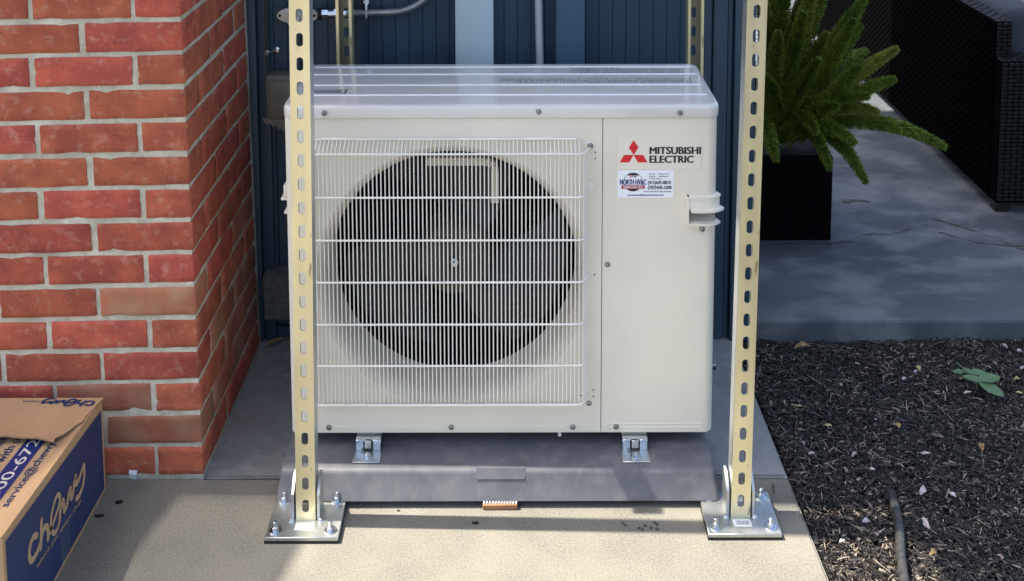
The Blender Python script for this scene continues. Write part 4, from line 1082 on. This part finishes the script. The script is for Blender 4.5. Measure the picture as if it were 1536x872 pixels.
# ================================================================== PLANTER AND FERN
pl = thing('planter_box', 'square black planter box on the patio holding the green fern', 'planter', (0.86, 1.28, 0.052))
px0, px1, py0, py1, pz0, pz1 = 0.69, 1.029, 1.118, 1.46, 0.0525, 0.335
g = G(); t_ = 0.012
g.box(px0,px1,py0,py0+t_,pz0,pz1,0.002).box(px0,px1,py1-t_,py1,pz0,pz1,0.002).box(px0,px0+t_,py0+t_,py1-t_,pz0,pz1,0.002).box(px1-t_,px1,py0+t_,py1-t_,pz0,pz1,0.002)
part('planter_wall', g, M_planter, pl)
part('soil', G().box(px0+t_,px1-t_,py0+t_,py1-t_,pz0,pz1-0.03), M_soil, pl, smooth=False)
fern = thing('foxtail_fern', 'green foxtail fern with dense feathery plumes in the black planter', 'plant', (0.86, 1.27, 0.31))
def plume(base, ctrl, tip, rmax, nn, seed, m):
    random.seed(seed); b, c, t = Vector(base), Vector(ctrl), Vector(tip); g = G()
    B = lambda u: b*(1-u)**2+c*2*u*(1-u)+t*u*u
    D = lambda u: ((c-b)*2*(1-u)+(t-c)*2*u).normalized()
    for i in range(nn):
        u = random.uniform(0.06, 1.0)**0.85
        prof = min(1.0, 0.45+u*2.2)*(1-u**3.2)**0.8
        R_ = rmax*(0.18+0.82*prof) if u < 0.985 else rmax*.15
        d = D(u); a = random.uniform(0, 2*pi)
        s1 = d.cross(Vector((0.3,0.2,1))).normalized(); s2 = d.cross(s1)
        o = s1*cos(a)+s2*sin(a)
        p = B(u)+o*R_*random.uniform(0.0, 0.75)
        nd = (o*random.uniform(.5,1.1)+d*random.uniform(.5,1.3)+Vector((random.gauss(0,.2),random.gauss(0,.2),random.gauss(0,.2)))).normalized()
        ln = random.uniform(.008,.015); wv = nd.cross(Vector((random.gauss(0,1),random.gauss(0,1),random.gauss(0,1)))).normalized()*random.uniform(.0013,.0024)
        q = p+nd*ln
        g.add([p-wv, p+wv, q], [(0,1,2)])
    g.tube([B(i/8) for i in range(9)], [0.003*(1-i/9)+0.0008 for i in range(9)], 5)
    return g
base0 = Vector((0.875, 1.27, 0.32))
random.seed(8)
tips = [ # tip, bow upward, radius
 ((1.405,1.16,0.350),0.13,.034),((1.115,1.05,0.275),0.17,.034),((1.251,1.20,0.668),0.03,.036),((1.232,1.16,0.578),0.05,.034),((1.147,1.22,0.835),0.02,.044),((1.10,1.18,0.77),0.03,.040),
 ((0.984,1.22,0.90),0.0,.044),((0.886,1.20,0.92),0.0,.044),((1.105,1.12,0.63),0.05,.036),((1.13,1.10,0.54),0.07,.034),((0.846,1.14,0.74),0.0,.040),((0.968,1.10,0.66),0.02,.036),
 ((0.80,1.12,0.60),0.02,.038),((1.02,1.06,0.52),0.06,.036),((0.80,1.20,0.86),0.0,.042),((1.06,1.28,0.95),0.0,.044),((0.95,1.05,0.44),0.10,.036),((0.74,1.10,0.44),0.12,.036),
 ((0.72,1.25,0.78),0.0,.042),((1.02,1.20,0.72),0.03,.038),((0.93,1.15,0.80),0.0,.040),((1.16,1.30,0.72),0.04,.038),((0.66,1.15,0.60),0.06,.038),((0.82,1.02,0.36),0.14,.036),
 ((1.22,1.42,0.60),0.08,.036),((0.90,1.45,0.85),0.0,.042),((0.70,1.4,0.7),0.04,.042),((1.02,1.42,0.86),0.0,.044),((1.08,1.06,0.40),0.12,.034),((0.99,1.02,0.33),0.15,.032),((1.17,1.12,0.48),0.10,.032)]
for i, (tp, bow, rm) in enumerate(tips):
    tp = Vector(tp); b = base0+Vector((random.uniform(-.06,.06), random.uniform(-.05,.05), 0))
    mid = b.lerp(tp, 0.5)+Vector((0,0,bow*1.2))+Vector((random.gauss(0,.015),random.gauss(0,.015),0.0))
    ln = (tp-b).length
    part('frond', plume(b, mid, tp, rm*1.15, int(13000*ln/0.5*rm/.036), 500+i, None), M_frond_y if i % 4 == 2 else M_frond, fern, smooth=False)

# ================================================================== WICKER SOFA
sf = thing('wicker_sofa', 'black woven wicker sofa with grey cushions seen from behind on the patio', 'sofa', (1.9, 2.5, 0.05))
sx0, sy0, sy1 = 1.655, 1.335, 3.85
part('back_panel', G().box(sx0, sx0+0.055, sy0+0.045, sy1, 0.085, 0.712, 0.004), M_wicker_dark, sf)
part('arm_panel', G().box(sx0+0.002, sx0+0.85, sy0, sy0+0.115, 0.085, 0.585, 0.004), M_wicker_dark, sf)
part('arm_panel', G().box(sx0+0.002, sx0+0.85, sy1-0.115, sy1+0.01, 0.085, 0.585, 0.004), M_wicker_dark, sf)
part('seat_base', G().box(sx0+0.05, sx0+0.83, sy0+0.12, sy1-0.12, 0.085, 0.30, 0.004), M_wicker_dark, sf)
for x, y in ((sx0+0.03,sy0+0.03),(sx0+0.8,sy0+0.03),(sx0+0.03,sy1-0.03),(sx0+0.8,sy1-0.03)):
    part('leg', G().box(x-0.025,x+0.025,y-0.025,y+0.025,0.051,0.09,0.004), M_wicker, sf)
def weave(ox, oy, oz, ux, uy, nu, nv, du, dv, nrm):
    g = G(); ux, uy, nrm = Vector(ux), Vector(uy), Vector(nrm); O = Vector((ox,oy,oz))
    for i in range(nu):
        for j in range(nv):
            h = 0.005 if (i+j) % 2 else 0.0018
            a = O+ux*(i*du)+uy*(j*dv); A = [a+ux*(du*.04)+uy*(dv*.08), a+ux*(du*.96)+uy*(dv*.08), a+ux*(du*.96)+uy*(dv*.92), a+ux*(du*.04)+uy*(dv*.92)]
            c0 = sum(A, Vector())/4
            T = [c0+(p-c0)*0.72+nrm*h for p in A]
            g.add(A+T, [(4,5,6,7),(0,1,5,4),(1,2,6,5),(2,3,7,6),(3,0,4,7)])
    return g
o = part('woven_face', weave(sx0+0.004, sy0-0.001, 0.092, (1,0,0), (0,0,1), 40, 35, 0.021, 0.014, (0,-1,0)), M_wicker, sf, smooth=False); o['kind'] = 'stuff'
o = part('woven_rail', weave(sx0+0.001, sy0+0.05, 0.7125, (1,0,0), (0,1,0), 3, 118, 0.018, 0.021, (0,0,1)), M_wicker, sf, smooth=False); o['kind'] = 'stuff'
o = part('woven_end', weave(sx0+0.001, sy0+0.0445, 0.585, (1,0,0), (0,0,1), 3, 9, 0.018, 0.014, (0,-1,0)), M_wicker, sf, smooth=False); o['kind'] = 'stuff'
o = part('woven_arm_top', weave(sx0+0.004, sy0+0.004, 0.5855, (1,0,0), (0,1,0), 40, 5, 0.021, 0.021, (0,0,1)), M_wicker, sf, smooth=False); o['kind'] = 'stuff'
o = part('woven_back', weave(sx0-0.001, sy0+0.05, 0.092, (0,1,0), (0,0,1), 118, 44, 0.021, 0.014, (-1,0,0)), M_wicker_dark, sf, smooth=False); o['kind'] = 'stuff'
for i in range(3):
    y = sy0+0.13+i*0.75
    part('back_cushion', G().box(sx0+0.065, sx0+0.21, y, y+0.735, 0.42, 0.735, 0.035, 4), M_cushion, sf)
    part('seat_cushion', G().box(sx0+0.215, sx0+0.85, y, y+0.735, 0.30, 0.43, 0.03, 4), M_cushion, sf)
